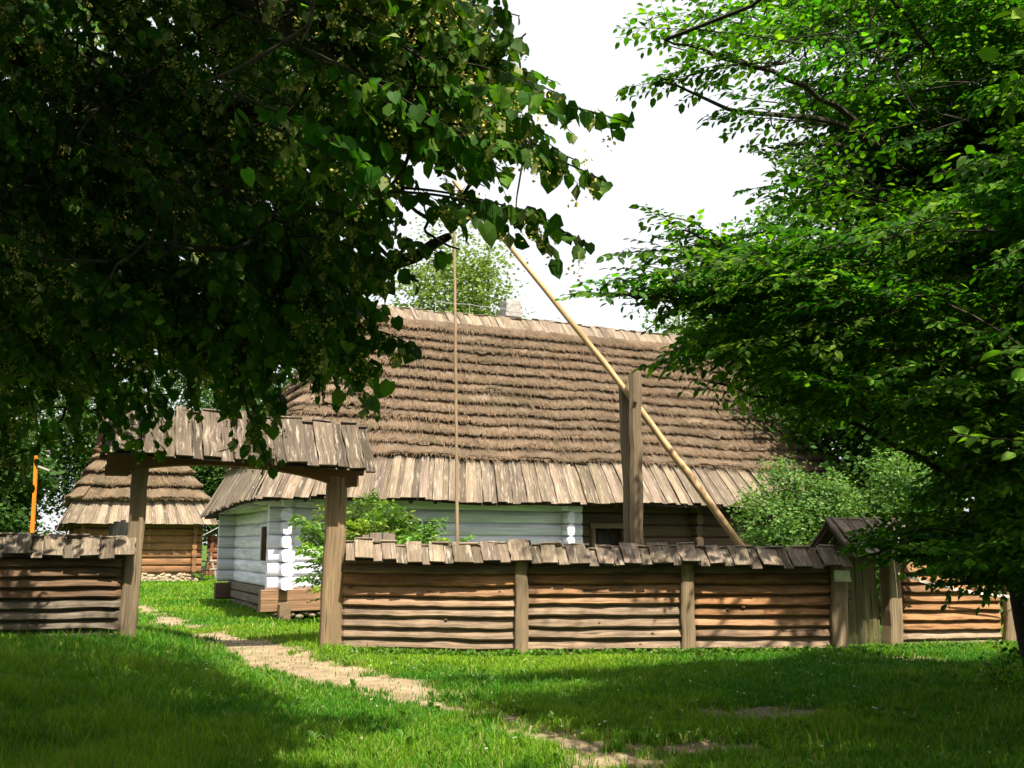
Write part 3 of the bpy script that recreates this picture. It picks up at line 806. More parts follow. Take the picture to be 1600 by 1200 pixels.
# ---------------------------------------------------------------- gateway
gl, gr = A([-5.50, 15.00]), A([-2.74, 15.86])
gd = nrm(gr - gl); ga = math.atan2(gd[1], gd[0]); GL = float(np.linalg.norm(gr - gl))
gate = thing('roofed_gateway', 'tall roofed wooden gateway over the trodden path, its plank leaves open', 'gateway', (gl[0], gl[1], 0), ga)
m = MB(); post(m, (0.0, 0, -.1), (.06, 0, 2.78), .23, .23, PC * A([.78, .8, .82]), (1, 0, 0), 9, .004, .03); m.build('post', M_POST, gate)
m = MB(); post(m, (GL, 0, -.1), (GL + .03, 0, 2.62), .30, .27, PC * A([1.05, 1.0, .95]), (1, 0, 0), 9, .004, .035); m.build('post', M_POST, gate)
m = MB()
n = 25; t = np.linspace(0, 1, n); x = -.40 + (GL + .75) * t
arch = np.clip(1 - ((x - GL * .47) / (GL * .52)) ** 2, 0, 1) ** .8
zt = 2.98 - .14 * t; zbt = 2.64 + .19 * arch - .16 * t
P = []
for i in range(n):
    P.append([(x[i], -.13, zbt[i]), (x[i], .13, zbt[i]), (x[i], .13, zt[i]), (x[i], -.13, zt[i])])
P = A(P); g = np.zeros(P.shape); g[..., 0] = x[:, None]; g[..., 1] = A([0, .26, .6, .9])[None]
m.grid(P, A([.17, .09, .045]), g, closed=True)
m.add(P[0], [[0, 1, 2, 3]], (.15, .08, .04)); m.add(P[-1], [[3, 2, 1, 0]], (.16, .12, .08))
log(m, (GL + .15, 0, 2.52), (GL + .36, 0, 2.58), .16, .2, A([.2, .14, .09]), .1)
log(m, (-.42, 0, 2.66), (-.1, 0, 2.66), .16, .2, A([.12, .08, .05]), .1)
m.build('lintel', M_DARKLOG, gate)
m = MB(); x = -.42; q = 0
while x < GL + .40:
    w = random.uniform(.22, .32) if q % 2 else random.uniform(.10, .18); tt = (x + .42) / (GL + .82); zd = -.18 * tt
    for sgn in (1, -1):
        lift = .045 * (q % 2)
        board(m, (x + w / 2 - .03, .0 + sgn * .02, 3.60 + zd * 1.0 + lift + random.uniform(-.03, .02)), (x + w / 2 + .02, -.62 * sgn, 2.87 + zd + lift + random.uniform(-.035, .02)), (1, 0, 0), w - .006, .032, boardcol(.64 if q % 2 else .48, .35), 5, .008)
    x += w; q += 1
for sgn in (1, -1):
    m.grid(A([[(-.38, sgn * .02, 3.55), (-.38, -sgn * .58, 2.86)], [(GL + .36, sgn * .02, 3.37), (GL + .36, -sgn * .58, 2.68)]]), (.05, .04, .03))
m.build('board_roof', M_BOARD, gate)
m = MB()
for xx in (-.5, GL * .33, GL * .66, GL + .45):
    for sgn in (1, -1):
        zz = 3.5 - .18 * (xx + .5) / (GL + 1); post(m, (xx, sgn * .50, 2.92 - .18 * (xx + .5) / (GL + 1)), (xx, 0, zz - .02), .07, .07, A([.10, .06, .035]), (1, 0, 0), 2)
log(m, (-.55, -.5, 2.90), (GL + .5, -.5, 2.73), .07, .08, A([.09, .05, .03]), .5); log(m, (-.55, .5, 2.90), (GL + .5, .5, 2.73), .07, .08, A([.09, .05, .03]), .5)
m.build('rafters', M_DARKLOG, gate)
gi = -ga
def tolocal(p):
    dx, dy = p[0] - gl[0], p[1] - gl[1]; return A([dx * math.cos(gi) - dy * math.sin(gi), dx * math.sin(gi) + dy * math.cos(gi), p[2]])
def leaf(p0, p1, zt0, zt1, col, lab):
    m = MB(); n = 7
    for i in range(n):
        t = (i + .5) / n; b = A(p0) * (1 - t) + A(p1) * t; zt = zt0 + (zt1 - zt0) * t + .08 * math.sin(t * math.pi)
        w = np.linalg.norm(A(p1) - A(p0)) / n
        post(m, tolocal((b[0], b[1], .12)), tolocal((b[0], b[1], zt + random.uniform(-.015, .015))), w * .98, .03, A(col) * random.uniform(.85, 1.1), tolocal((p1[0], p1[1], 0)) - tolocal((p0[0], p0[1], 0)), 3, .001, .004)
    o = m.build('gate_leaf', M_POST, gate); o['label'] = lab
a = W(545, 835, 17.2); b = W(618, 835, 17.6); leaf(a[:2], b[:2], 1.64, 1.76, (.22, .175, .14), 'grey open plank leaf behind the fence')
a = W(172, 820, 16.6); b = W(214, 820, 16.0); leaf(a[:2], b[:2], 1.90, 1.86, (.055, .055, .04), 'open plank leaf darkened as shade')  # plank colour darkened to stand for the shade on it

# ---------------------------------------------------------------- small wicket
wa, wb = A([4.95, 15.62]), A([5.92, 16.18]); wd = nrm(wb - wa); wang = math.atan2(wd[1], wd[0]); WL = float(np.linalg.norm(wb - wa))
wk = thing('wicket_gate', 'narrow closed plank wicket under its own little board roof', 'gate', (wa[0], wa[1], 0), wang)
m = MB(); post(m, (WL - .1, 0, -.1), (WL - .06, 0, 1.5), .26, .22, PC * .95); m.build('post', M_POST, wk)
m = MB()
for i in range(5):
    post(m, (.12 + i * .165, .10, .05), (.12 + i * .165, .10, 1.42), .16, .035, A([.11, .10, .042]) * random.uniform(.8, 1.1), (1, 0, 0), 4, .001, .004)
post(m, (.05, .14, .4), (.85, .14, .4), .1, .03, (.1, .08, .05), (0, 0, 1)); post(m, (.05, .14, 1.1), (.85, .14, 1.1), .1, .03, (.1, .08, .05), (0, 0, 1))
dd = m.build('door', M_POST, wk)
m = MB(); m.tube([(.2, .08, .78), (.2, .03, .78), (.2, .03, .90), (.2, .08, .90)], .01, 6, (.06, .05, .04)); m.build('handle', M_PAINT, dd)
m = MB(); x = -.28; q = 0
while x < WL + .28:
    w = random.uniform(.17, .25) if q % 2 else random.uniform(.09, .14)
    for sgn in (1, -1):
        board(m, (x + w / 2 - .02, sgn * .02, 1.97 + .03 * (q % 2) + random.uniform(-.02, .02)), (x + w / 2 + .04, -sgn * .48, 1.43 + .03 * (q % 2) + random.uniform(-.02, .01)), (1, 0, 0), w - .004, .026, boardcol(1.15 if q % 2 else .8, .25), 4, .007)
    x += w; q += 1
m.build('board_roof', M_BOARD, wk)
m = MB(); log(m, (-.2, 0, 1.5), (WL + .15, 0, 1.5), .14, .16, A([.09, .06, .04]), .3)
for xx in (-.22, WL + .18):
    for sgn in (1, -1): post(m, (xx, sgn * .42, 1.42), (xx, 0, 1.9), .06, .06, A([.08, .05, .035]), (1, 0, 0), 2)
m.build('lintel', M_DARKLOG, wk)
m = MB(); post(m, (.0, .0, -.02), (WL - .2, .0, -.0), .1, .16, (.34, .27, .2), (0, 0, 1)); m.build('threshold', M_POST, wk)
m = MB(); c = W(1316, 900, 15.28); post(m, (c[0], c[1], c[2] - .08), (c[0], c[1], c[2] + .08), .22, .02, (.30, .36, .19), (1, -.1, 0), 2, .001, .004)
o = m.build('notice_plate', M_PAINT); o['label'] = 'small blank greenish plate on the post beside the wicket'; o['category'] = 'sign'

# ---------------------------------------------------------------- well sweep
YS = 17.5
sw = thing('well_sweep', 'tall well sweep, forked post carrying a long slanting peeled pole', 'well sweep', tuple(W(995, 850, YS) * A([1, 1, 0])))
bz = W(996, 850, YS)[0]
m = MB()
SC = A([.19, .14, .085])
post(m, (0.0, -.04, -.1), (.015, -.05, 4.52), .21, .2, SC, (1, 0, 0), 14, .004, .06)
post(m, (-.04, .24, -.1), (-.14, .27, 4.38), .19, .15, SC * .85, (1, 0, 0), 10, .004, .04)
m.build('forked_post', M_POST, sw)
m = MB(); m.tube([(0.0, -.2, 4.02), (0.0, .36, 4.06)], .035, 8, (.16, .11, .07), caps=True); m.build('pivot_pin', M_POLE, sw)
top = W(708, 278, YS) - A([bz, YS, 0]); bot = W(1168, 862, YS) - A([bz, YS, 0])
top[1] = .135; bot[1] = .135
n = 26; t = np.linspace(0, 1, n)[:, None]; pts = top + (bot - top) * t
pts[:, 0] += np.sin(t[:, 0] * math.pi) * .05 + rng.normal(0, .007, n); pts[:, 2] += np.sin(t[:, 0] * math.pi) * .10 + rng.normal(0, .006, n)
m = MB(); m.tube(pts, (.034 + .036 * t[:, 0]) + rng.normal(0, .003, n), 10, A([.47, .30, .155]), caps=True); m.build('sweep_pole', M_POLE, sw, smooth=True)
m = MB(); x0, x1 = W(710, 290, YS)[0] - bz, W(716, 850, YS)[0] - bz
pts = A([[x0 + (x1 - x0) * k / 18 + rng.normal(0, .004), .11, 7.6 + (1.0 - 7.6) * k / 18] for k in range(19)])
m.tube(pts, .024 + np.linspace(0, .008, 19), 7, A([.30, .21, .13]), caps=True); m.build('hanging_rod', M_POLE, sw, smooth=True)
m = MB(); m.tube([top + A([.03, 0, -.02]), A([x0, .12, 7.75]), A([x0, .11, 7.5])], .016, 6, (.2, .15, .1)); m.build('link', M_POLE, sw)
m = MB(); c = W(1180, 862, YS) - A([bz, YS, 0]); c[1] = .11
post(m, c + A([-.16, 0, .03]), c + A([.20, 0, -.2]), .17, .22, A([.42, .25, .12]), (0, 1, 0), 3, .004, .05)
m.build('counterweight', M_POLE, sw)

# ---------------------------------------------------------------- stake and orange pole
st = thing('garden_stake', 'dark garden stake with slanting brace by the white wall', 'stake', tuple(G(513, 950) ))
m = MB(); post(m, (0, 0, -.05), (0.01, 0, .78), .05, .05, (.10, .07, .05)); m.build('upright', M_POST, st)
m = MB(); post(m, (.02, 0, .42), (.34, .0, .74), .03, .03, (.12, .08, .06)); m.build('brace', M_POST, st)
op = thing('orange_pole', 'orange painted pole standing beyond the left fence', 'pole', tuple(W(51, 850, 30) * A([1, 1, 0])))
m = MB(); L0 = W(51, 850, 30); T0 = W(57, 712, 30) - L0
post(m, (0, 0, 0), (T0[0], 0, T0[2] + 1.6), .095, .09, (.70, .18, .01), (1, 0, 0), 6, .001, .01); m.build('shaft', M_PAINT, op)
m = MB(); post(m, (T0[0] + .02, 0, T0[2] + 1.3), (T0[0] + .42, 0, T0[2] + 1.16), .05, .06, (.30, .27, .24), (0, 1, 0), 3, .001, .01); m.build('arm', M_PAINT, op)

# ---------------------------------------------------------------- trees
LIT_G = [[(230, 915), (510, 915), (540, 1018), (1270, 1020), (1230, 1040), (1050, 1046), (820, 1044), (700, 1062), (640, 1082), (760, 1118), (850, 1160), (1000, 1210), (470, 1210), (500, 1168), (600, 1152), (690, 1140), (560, 1112), (440, 1096), (340, 1040), (270, 1006)],
         [(1330, 1000), (1600, 990), (1570, 1032), (1480, 1044), (1360, 1030)]]
LIT_F = [(545, 880), (1215, 885), (1195, 1016), (545, 1016)]

def lights_blocked(p):
    """True where foliage at p would throw its shade on ground or fence that the sun reaches"""
    p = np.asarray(p, float); k = p[..., 2] / SUN[2]
    q = p - SUN * k[..., None]; x, y, d = PJ(q); bad = np.zeros(p.shape[:-1], bool)
    for poly in LIT_G: bad |= inpoly(x, y, poly) & (q[..., 1] > 3)
    k = (15.5 - p[..., 1]) / -SUN[1]; q = p - SUN * k[..., None]; x, y, d = PJ(q)
    bad |= (k > 0) & inpoly(x, y, LIT_F)
    k = (15.9 - p[..., 1]) / -SUN[1]; q = p - SUN * k[..., None]; x, y, d = PJ(q)
    bad |= (k > 0) & inpoly(x, y, [(440, 640), (640, 640), (640, 760), (560, 780), (560, 1010), (500, 1010), (500, 760)])
    lit1 = [(1000, 320), (1230, 350), (1450, 325), (1530, 390), (1480, 450), (1040, 450)]; lit2 = [(1060, 20), (1250, 30), (1380, 40), (1300, 140), (1140, 120)]
    lit3 = [(640, 20), (830, 20), (1000, 180), (980, 400), (720, 410), (640, 300)]
    for Yp, poly in ((7.5, lit1), (8.3, lit1), (9.1, lit1), (9.9, lit1), (7.8, lit2), (9.0, lit2), (3.2, lit3), (3.8, lit3), (4.5, lit3)):
        k = (Yp - p[..., 1]) / -SUN[1]; q = p - SUN * k[..., None]; x, y, d = PJ(q)
        bad |= (k > (.42 if poly is not lit2 else .9)) & inpoly(x, y, poly)
    return bad

TPL = {
 'hornbeam': (A([[0, 0, 0], [.26, -.28, .05], [.66, -.25, .04], [1, 0, -.08], [.66, .25, .04], [.26, .28, .05]]), [[0, 1, 2, 3], [0, 3, 4, 5]]),
 'linden': (A([[0, 0, 0], [.45, 0, -.03], [1.05, 0, -.16], [-.10, -.26, .03], [.22, -.50, .05], [.68, -.39, 0], [-.10, .26, .03], [.22, .50, .05], [.68, .39, 0]]),
            [[0, 3, 4, 1], [1, 4, 5, 2], [1, 7, 6, 0], [2, 8, 7, 1]]),
 'quad': (A([[0, 0, 0], [.5, -.35, .08], [1, 0, -.05], [.5, .35, .08]]), [[0, 1, 2, 3]]),
}
class Leaves:
    def __init__(s): s.p, s.a, s.n, s.s, s.c = [], [], [], [], []
    def add(s, p, a, n, sz, c):
        s.p.append(p); s.a.append(a); s.n.append(n); s.s.append(sz); s.c.append(c)
    def mesh(s, kind, m=None):
        p, a, n, sz, c = map(np.concatenate, (s.p, s.a, s.n, s.s, s.c))
        a = nrm(a); b = nrm(np.cross(n, a)); n = np.cross(a, b)
        T, Fc = TPL[kind]; m = m or MB()
        V = p[:, None] + sz[:, None, None] * (T[None, :, 0, None] * a[:, None] + T[None, :, 1, None] * b[:, None] + T[None, :, 2, None] * n[:, None])
        i = np.arange(len(p))[:, None] * len(T)
        m.add(V, [i + A(f) for f in Fc], np.repeat(c[:, None], len(T), 1), V); return m
    def count(s): return sum(map(len, s.p))

def lcol(n, base, var=.22, alt=None, pa=.3):
    c = np.repeat(A(base)[None], n, 0) * rng.uniform(1 - var, 1 + var, (n, 1))
    if alt is not None:
        k = rng.random((n, 1)) < pa; c = np.where(k, A(alt) * rng.uniform(1 - var, 1 + var, (n, 1)), c)
    return c

def bez(a, b, c, n):
    t = np.linspace(0, 1, n)[:, None]; return a * (1 - t) ** 2 + 2 * b * t * (1 - t) + c * t * t

def spray(L, T, base, tip, kind, size, gap=.035, side=.42, arch=.08, tw=.007, base_col=(.05, .12, .02), alt=None, BL=None, every=.085, up=None, thin=1.0):
    base, tip = A(base, float), A(tip, float); d = tip - base; ln = np.linalg.norm(d)
    hz = nrm(np.cross(d, A([0, 0, 1.])) + rng.normal(0, .15 if kind == 'linden' else .38, 3)); upv = nrm(np.cross(hz, d)) if up is None else up
    mid = (base + tip) / 2 + upv * ln * arch + rng.normal(0, .03 * ln, 3)
    main = bez(base, mid, tip, 9); T.tube(main, np.linspace(tw, .0025, 9), 4, (.035, .028, .02))
    tint = random.uniform(.7, 1.4) * A([random.uniform(.8, 1.3), 1, random.uniform(.8, 1.3)])
    nt_ = max(3, int(ln * .85 / every)); axes = [(main[3:], 1.0)]
    for k in range(nt_):
        t = .14 + .84 * k / nt_; i = t * 8; i0 = int(i); p = main[i0] + (main[min(8, i0 + 1)] - main[i0]) * (i - i0)
        td = nrm(main[min(8, i0 + 1)] - main[max(0, i0 - 1)]); sg = 1 if k % 2 else -1
        l2 = ln * side * (1 - t) ** .75 * random.uniform(.7, 1.2) + .06
        dv = nrm(td * random.uniform(.55, .9) + hz * sg * random.uniform(.6, 1) + upv * random.uniform(-.25, .25))
        e = p + dv * l2 + A([0, 0, -.10 * l2 if kind != 'linden' else -.32 * l2]); m_ = (p + e) / 2 + upv * l2 * .06
        q = bez(p, m_, e, 5); T.tube(q[::2], [tw * .4, tw * .28, .0015], 3, (.035, .03, .018)); axes.append((q, .95))
    for q, s_ in axes:
        sl = np.linalg.norm(np.diff(q, axis=0), axis=1); tot = sl.sum(); n = int(tot / gap * thin)
        if n < 1: continue
        t = (np.arange(n) + rng.random(n) * .5 + .5) / n; t = np.clip(t, 0, 1); i = t * (len(q) - 1); i0 = np.minimum(i.astype(int), len(q) - 2); fr = (i - i0)[:, None]
        p = q[i0] * (1 - fr) + q[i0 + 1] * fr; td = nrm(q[i0 + 1] - q[i0])
        sd = nrm(np.cross(td, upv)) * np.where(np.arange(n) % 2, 1, -1)[:, None]
        if kind == 'linden':
            ax = td * .35 + sd * .55 + A([0, 0, -.75]) + rng.normal(0, .35, (n, 3)); nn = upv * .4 + SUN * .35 + sd * .4 + rng.normal(0, .55, (n, 3))
        else:
            ax = td * .75 + sd * .75 + A([0, 0, -.22]) + rng.normal(0, .2, (n, 3)); nn = upv * .75 + SUN * .55 + rng.normal(0, .5, (n, 3))
        L.add(p + sd * .008, ax, nn, size * s_ * rng.uniform(.45, 1.2, n), lcol(n, base_col, .35, alt) * tint)
        if BL is not None:
            k = rng.random(n) < .30
            if k.any():
                kk = int(k.sum()); pc = p[k] + A([0, 0, -.05]) + rng.normal(0, .02, (kk, 3)); mm = 10
                pp = np.repeat(pc, mm, 0) + rng.normal(0, .016, (kk * mm, 3))
                BL.add(pp, rng.normal(0, 1, (kk * mm, 3)), rng.normal(0, 1, (kk * mm, 3)), rng.uniform(.010, .020, kk * mm), lcol(kk * mm, (.66, .56, .17), .3))
                BL.add(p[k], A([0, 0, -1.]) + rng.normal(0, .35, (kk, 3)), rng.normal(0, 1, (kk, 3)), rng.uniform(.05, .075, kk), lcol(kk, (.26, .30, .12), .2))

def limb(T, pts, r0, r1, wob=.03, sides=8, col=(.05, .04, .03)):
    pts = A(pts, float); n = len(pts); k = (n - 1) * 5 + 1
    t = np.linspace(0, n - 1, k); out = []
    for v in t:
        i = min(int(v), n - 2); f = v - i
        p0, p1, p2, p3 = pts[max(i - 1, 0)], pts[i], pts[i + 1], pts[min(i + 2, n - 1)]
        out.append(.5 * ((2 * p1) + (p2 - p0) * f + (2 * p0 - 5 * p1 + 4 * p2 - p3) * f * f + (3 * p1 - p0 - 3 * p2 + p3) * f ** 3))
    out = A(out); out[1:-1] += rng.normal(0, wob * .4, (k - 2, 3))
    T.tube(out, np.linspace(r0, r1, k) * rng.uniform(.95, 1.05, k), sides, col); return out

class Net:
    def __init__(s, a): s.a = np.asarray(a)
def attach(T, net, base, r):
    nodes = net.a; d = np.linalg.norm(nodes - base, axis=1); j = int(np.argmin(d)); a = nodes[j]
    if d[j] < .05: return
    m_ = (a + base) / 2 + A([0, 0, -.12 * d[j]]) + rng.normal(0, .12 * d[j], 3)
    net.a = np.concatenate([nodes, bez(a, m_, base, 5)[2:4]])
    T.tube(bez(a, m_, base, 5), np.linspace(r * 1.5, r * .8, 5), 4, (.04, .032, .022))

def inframe(x, y, pad=0): return (x > -pad) & (x < 1600 + pad) & (y > -pad) & (y < 1200 + pad)

def secondary(T, nodes, poly, xa, xb, ya, yb, da, db, cnt, back):
    allp = np.concatenate(nodes); k = 0; tr_ = 0
    while k < cnt and tr_ < 4000:
        tr_ += 1; x = random.uniform(xa, xb); y = random.uniform(ya, yb)
        if not inpoly(x, y, poly): continue
        p = W(x, y, random.uniform(da, db)); d = np.linalg.norm(allp - p, axis=1)
        if d.min() > 2.6 or d.min() < .35: continue
        j = int(np.argmin(d + rng.uniform(0, .5, len(d)))); a = allp[j]; L_ = np.linalg.norm(p - a)
        m1 = a * .6 + p * .4 + rng.normal(0, .13 * L_, 3); m2 = a * .25 + p * .75 + rng.normal(0, .08 * L_, 3)
        new = limb(T, [a, m1, m2, p], .011, .004, .02, 5, (.022, .018, .013)); allp = np.concatenate([allp, new]); k += 1
    return Net(allp)

# ---- linden: trunk stands out of view on the left, boughs hang over the lawn
P_LIN = [(-40, -60), (800, -60), (818, 20), (825, 60), (800, 110), (880, 130), (930, 150), (985, 190), (940, 205), (880, 215), (900, 255), (955, 285), (880, 290), (830, 300), (860, 350), (925, 382), (850, 392), (770, 372), (700, 395), (655, 445), (600, 455), (580, 480), (592, 540), (572, 600), (568, 640), (540, 640), (480, 610), (440, 640), (425, 700), (405, 715), (380, 650), (330, 620), (240, 630), (215, 700), (165, 690), (120, 660), (70, 700), (20, 740), (-40, 800)]
tree = thing('linden_tree', 'big dark flowering linden hanging over the gateway from the left', 'tree', (-6.6, 5.2, 0))
def toroot(m, t): return rel(m, t)
T = MB(); TR = MB(); LL = Leaves(); BL = Leaves(); nodes = []
tb = A([-6.6, 5.2, -.1])
nodes.append(limb(TR, [tb, tb + A([.1, 0, 2]), tb + A([.0, .2, 4.5]), tb + A([.3, .1, 7]), tb + A([.2, 0, 10])], .42, .16, .05, 14))
fork = [tb + A([0.05, .1, 2.6]), tb + A([0, .15, 3.6]), tb + A([.1, .15, 4.6]), tb + A([.2, .1, 5.8]), tb + A([.3, .1, 7.0])]
for a_, tips in ((0, [(430, 560, 7.0), (560, 560, 5.4)]), (1, [(300, 330, 7.5), (540, 420, 5.5), (700, 370, 4.4)]), (2, [(260, 150, 6.5), (560, 210, 4.8), (820, 230, 3.7)]), (3, [(200, -60, 6.0), (520, 40, 4.4), (760, 80, 3.9)]),
                 (1, [(60, 480, 9), (150, 520, 10)]), (2, [(120, 330, 9), (330, 420, 9.5)]), (0, [(-100, 560, 8), (60, 640, 8.5)]), (4, [(300, -500, 5), (700, -260, 4.2)]), (2, [(100, 200, 12), (60, 300, 14)])):
    pts = [fork[a_]] + [W(*t_) for t_ in tips]; mid = (pts[0] + pts[1]) / 2 + A([0, 0, .35]); nodes.append(limb(T, [pts[0], mid] + pts[1:], .13, .02, .04, 7))
for tp in ((-6, .5, 8.5), (-3.5, 1.5, 9.5), (-1.0, .8, 7.6), (-2.5, -1.5, 8), (-8, 9, 8.5), (-7.5, 13, 7.0), (-5, 7, 9.5), (-9, 4, 9)):
    tp = A(tp, float); nodes.append(limb(T, [fork[4], (fork[4] + tp) / 2 + A([0, 0, .6]), tp], .12, .03, .05, 6))
NODES = secondary(T, nodes, P_LIN, -100, 950, -100, 760, 3.8, 9.5, 55, A([-.6, 0, .5]))
LC = (.028, .082, .008); LA = (.062, .135, .013)
def try_spray(tip, base, poly, chk=True):
    tt = np.linspace(0, 1, 5)[:, None]; q = base + (tip - base) * tt; dd_ = tip - base; sv = nrm(np.cross(dd_, A([0, 0, 1.]))) * np.linalg.norm(dd_) * .22
    q = np.concatenate([q, [tip + A([.1, 0, -.15])], [(tip + base) / 2 + sv + A([0, 0, -.1])], [(tip + base) / 2 - sv + A([0, 0, -.1])], [tip - dd_ * .25 + A([0, 0, -.2])]])
    x, y, d = PJ(q); out = inframe(x, y, 6) & (d > .3) & ~inpoly(x, y, poly)
    if out[1:].any() or d.min() < 1.6 and chk: return False
    return not lights_blocked(q).any()
# boundary sprays
for x, y, d, ln in [(985, 192, 3.3, .9), (955, 288, 3.4, .75), (925, 384, 3.5, .8), (812, 25, 3.6, .7), (820, 70, 3.7, .6), (860, 345, 3.8, .6), (900, 250, 3.5, .6), (880, 150, 3.6, .7), (800, 110, 3.9, .7), (700, 400, 4.3, .7), (655, 440, 4.5, .6), (600, 462, 4.6, .7),
                    (592, 545, 4.8, .5), (570, 640, 5.0, .6), (585, 590, 4.9, .6), (560, 610, 5.1, .7), (500, 610, 5.2, .7), (425, 735, 5.0, .55), (405, 700, 5.2, .6), (440, 640, 5.3, .7), (350, 640, 5.6, .7), (300, 650, 5.8, .8), (240, 660, 6, .8), (220, 710, 6.4, .8), (180, 700, 6.8, .8), (120, 690, 7.2, 1), (60, 720, 7.5, 1), (20, 760, 8, 1), (650, 545, 4.8, .3)]:
    tip = W(x, y, d)
    dv = A([-.8, .15, .35]) if x > 640 else A([-.35, .2, 1.0])
    if x > 780: dv = A([-.9, .1, .22])
    base = tip + nrm(dv + rng.normal(0, .08, 3)) * ln
    spray(LL, T, base, tip, 'linden', .074, .040, .42, .08, .006, LC, LA, BL, .10); attach(T, NODES, base, .006)
n = 0; tries = 0
while n < 950 and tries < 30000:
    tries += 1
    x = random.uniform(-60, 1000); y = random.uniform(-60, 780)
    if not inpoly(x, y, P_LIN): continue
    d = 5.0 + 6.0 * random.random()
    if x > 600: d = 3.3 + 1.8 * random.random()
    tip = W(x, y, d); ln = random.uniform(.6, 1.15) * (1 if x < 600 else .8)
    base = tip + nrm(A([-.6, random.uniform(-.5, .5), random.uniform(.2, .9)])) * ln
    if inpoly(x, y, [(640, 235), (870, 290), (870, 430), (640, 445)]) and random.random() < .9: continue
    if try_spray(tip, base, P_LIN):
        spray(LL, T, base, tip, 'linden', .061, .035, .45, .08, .006, LC, LA, BL if n % 3 else None, .10); attach(T, NODES, base, .006); n += 1
n2_ = 0; t2_ = 0
while n2_ < 90 and t2_ < 4000:
    t2_ += 1; x = random.uniform(400, 600); y = random.uniform(420, 650)
    if not inpoly(x, y, P_LIN): continue
    tip = W(x, y, random.uniform(4.6, 6.6)); base = tip + nrm(A([-.45, random.uniform(-.4, .4), random.uniform(.5, 1)])) * random.uniform(.5, .8)
    if try_spray(tip, base, P_LIN): spray(LL, T, base, tip, 'linden', .064, .036, .42, .08, .005, LC, LA, BL if n2_ % 2 else None, .09); attach(T, NODES, base, .005); n2_ += 1
nv = n
# unseen crown overhead, plus low leaf curtains added behind to block sky light
n = 0; tries = 0
while n < 1250 and tries < 40000:
    tries += 1
    if n % 5 > 2: c = A([random.uniform(-6, 1.6), random.uniform(-1.5, 6), random.uniform(6.2, 8.6)])
    elif n % 4 == 1: c = A([random.uniform(-8, .5), random.uniform(-5, -.5), random.uniform(1.5, 7)])
    elif n % 4 == 3: c = A([random.uniform(-9, -3.5), random.uniform(-1, 6), random.uniform(2, 8)])
    elif n % 4 == 0: c = A([random.uniform(-10, -4.6), random.uniform(8, 15.5), random.uniform(3.2, 8.5)])
    else: c = A([random.uniform(-8.5, 1.2), random.uniform(-2.5, 8), random.uniform(5.0, 10.0)])
    base = c + nrm(A([-.8, random.uniform(-.5, .5), random.uniform(.0, .8)])) * 1.3
    tt = np.linspace(0, 1, 4)[:, None]; q = base + (c - base) * tt; x, y, d = PJ(q)
    if (inframe(x, y, 10) & (d > .3) & ~inpoly(x, y, P_LIN)).any() or (inframe(x, y, 60) & (d > .2) & (d < 9)).any() or lights_blocked(q).any(): continue
    spray(LL, T, base, c, 'linden', .15, .085, .55, .05, .012, LC, LA, None, .16); attach(T, NODES, base, .012); n += 1
n = 0; tries = 0  # leaf screens added behind and left of the camera to cut sky light
while n < 400 and tries < 4000:
    tries += 1; c = A([random.uniform(-9, 1.5), random.uniform(-7, -2), random.uniform(1.0, 8)]) if n < 260 else A([random.uniform(-13.5, -9.5), random.uniform(0, 13), random.uniform(.8, 8)]); base = c + nrm(A([-.7, random.uniform(-.5, .5), random.uniform(.1, .8)])) * 1.3
    if lights_blocked(np.stack([c, base])).any(): continue
    spray(LL, T, base, c, 'linden', .17, .09, .6, .05, .012, LC, LA, None, .18); attach(T, NODES, base, .010); n += 1
print('linden', nv, n, LL.count())
rel(TR, tree).build('trunk', M_BARK, tree, smooth=True); rel(T, tree).build('branches', M_BARK, tree)
rel(LL.mesh('linden'), tree).build('crown', M_LEAF_L, tree); rel(BL.mesh('quad'), tree).build('blossoms', M_BLOSSOM, tree)  # crown mesh also holds the added light-blocking screens

# ---- hornbeam on the right
P_HB = [(962, 42), (1010, 15), (1120, -40), (2300, -40), (2300, 930), (1590, 935), (1500, 930), (1420, 905), (1340, 885), (1300, 862), (1400, 800), (1440, 770), (1430, 730), (1370, 690), (1310, 660), (1240, 690), (1180, 640), (1130, 605), (1080, 610), (1000, 578), (1050, 540), (1030, 500), (885, 468), (890, 440), (960, 440), (1000, 425), (945, 400), (1040, 390), (1060, 370), (1000, 325), (1080, 340), (1150, 385), (1190, 345), (1150, 300), (1175, 235), (1250, 205), (1180, 190), (1100, 180), (1130, 150), (970, 138), (1010, 108), (1110, 95), (1010, 60)]
hb = thing('hornbeam_tree', 'dark leaning hornbeam on the right with long layered leafy sprays', 'tree', (6.05, 12.4, 0))
T = MB(); TR = MB(); LH_ = Leaves(); nodes = []
tb = A([6.20, 12.4, -.1]); HT = [tb, W(1592, 900, 12.4), W(1594, 700, 12.5), W(1586, 450, 12.4), W(1592, 200, 12.3), W(1580, -100, 12.2), W(1560, -500, 12.)]
nodes.append(limb(TR, HT, .135, .07, .04, 12, (.025, .02, .015)))
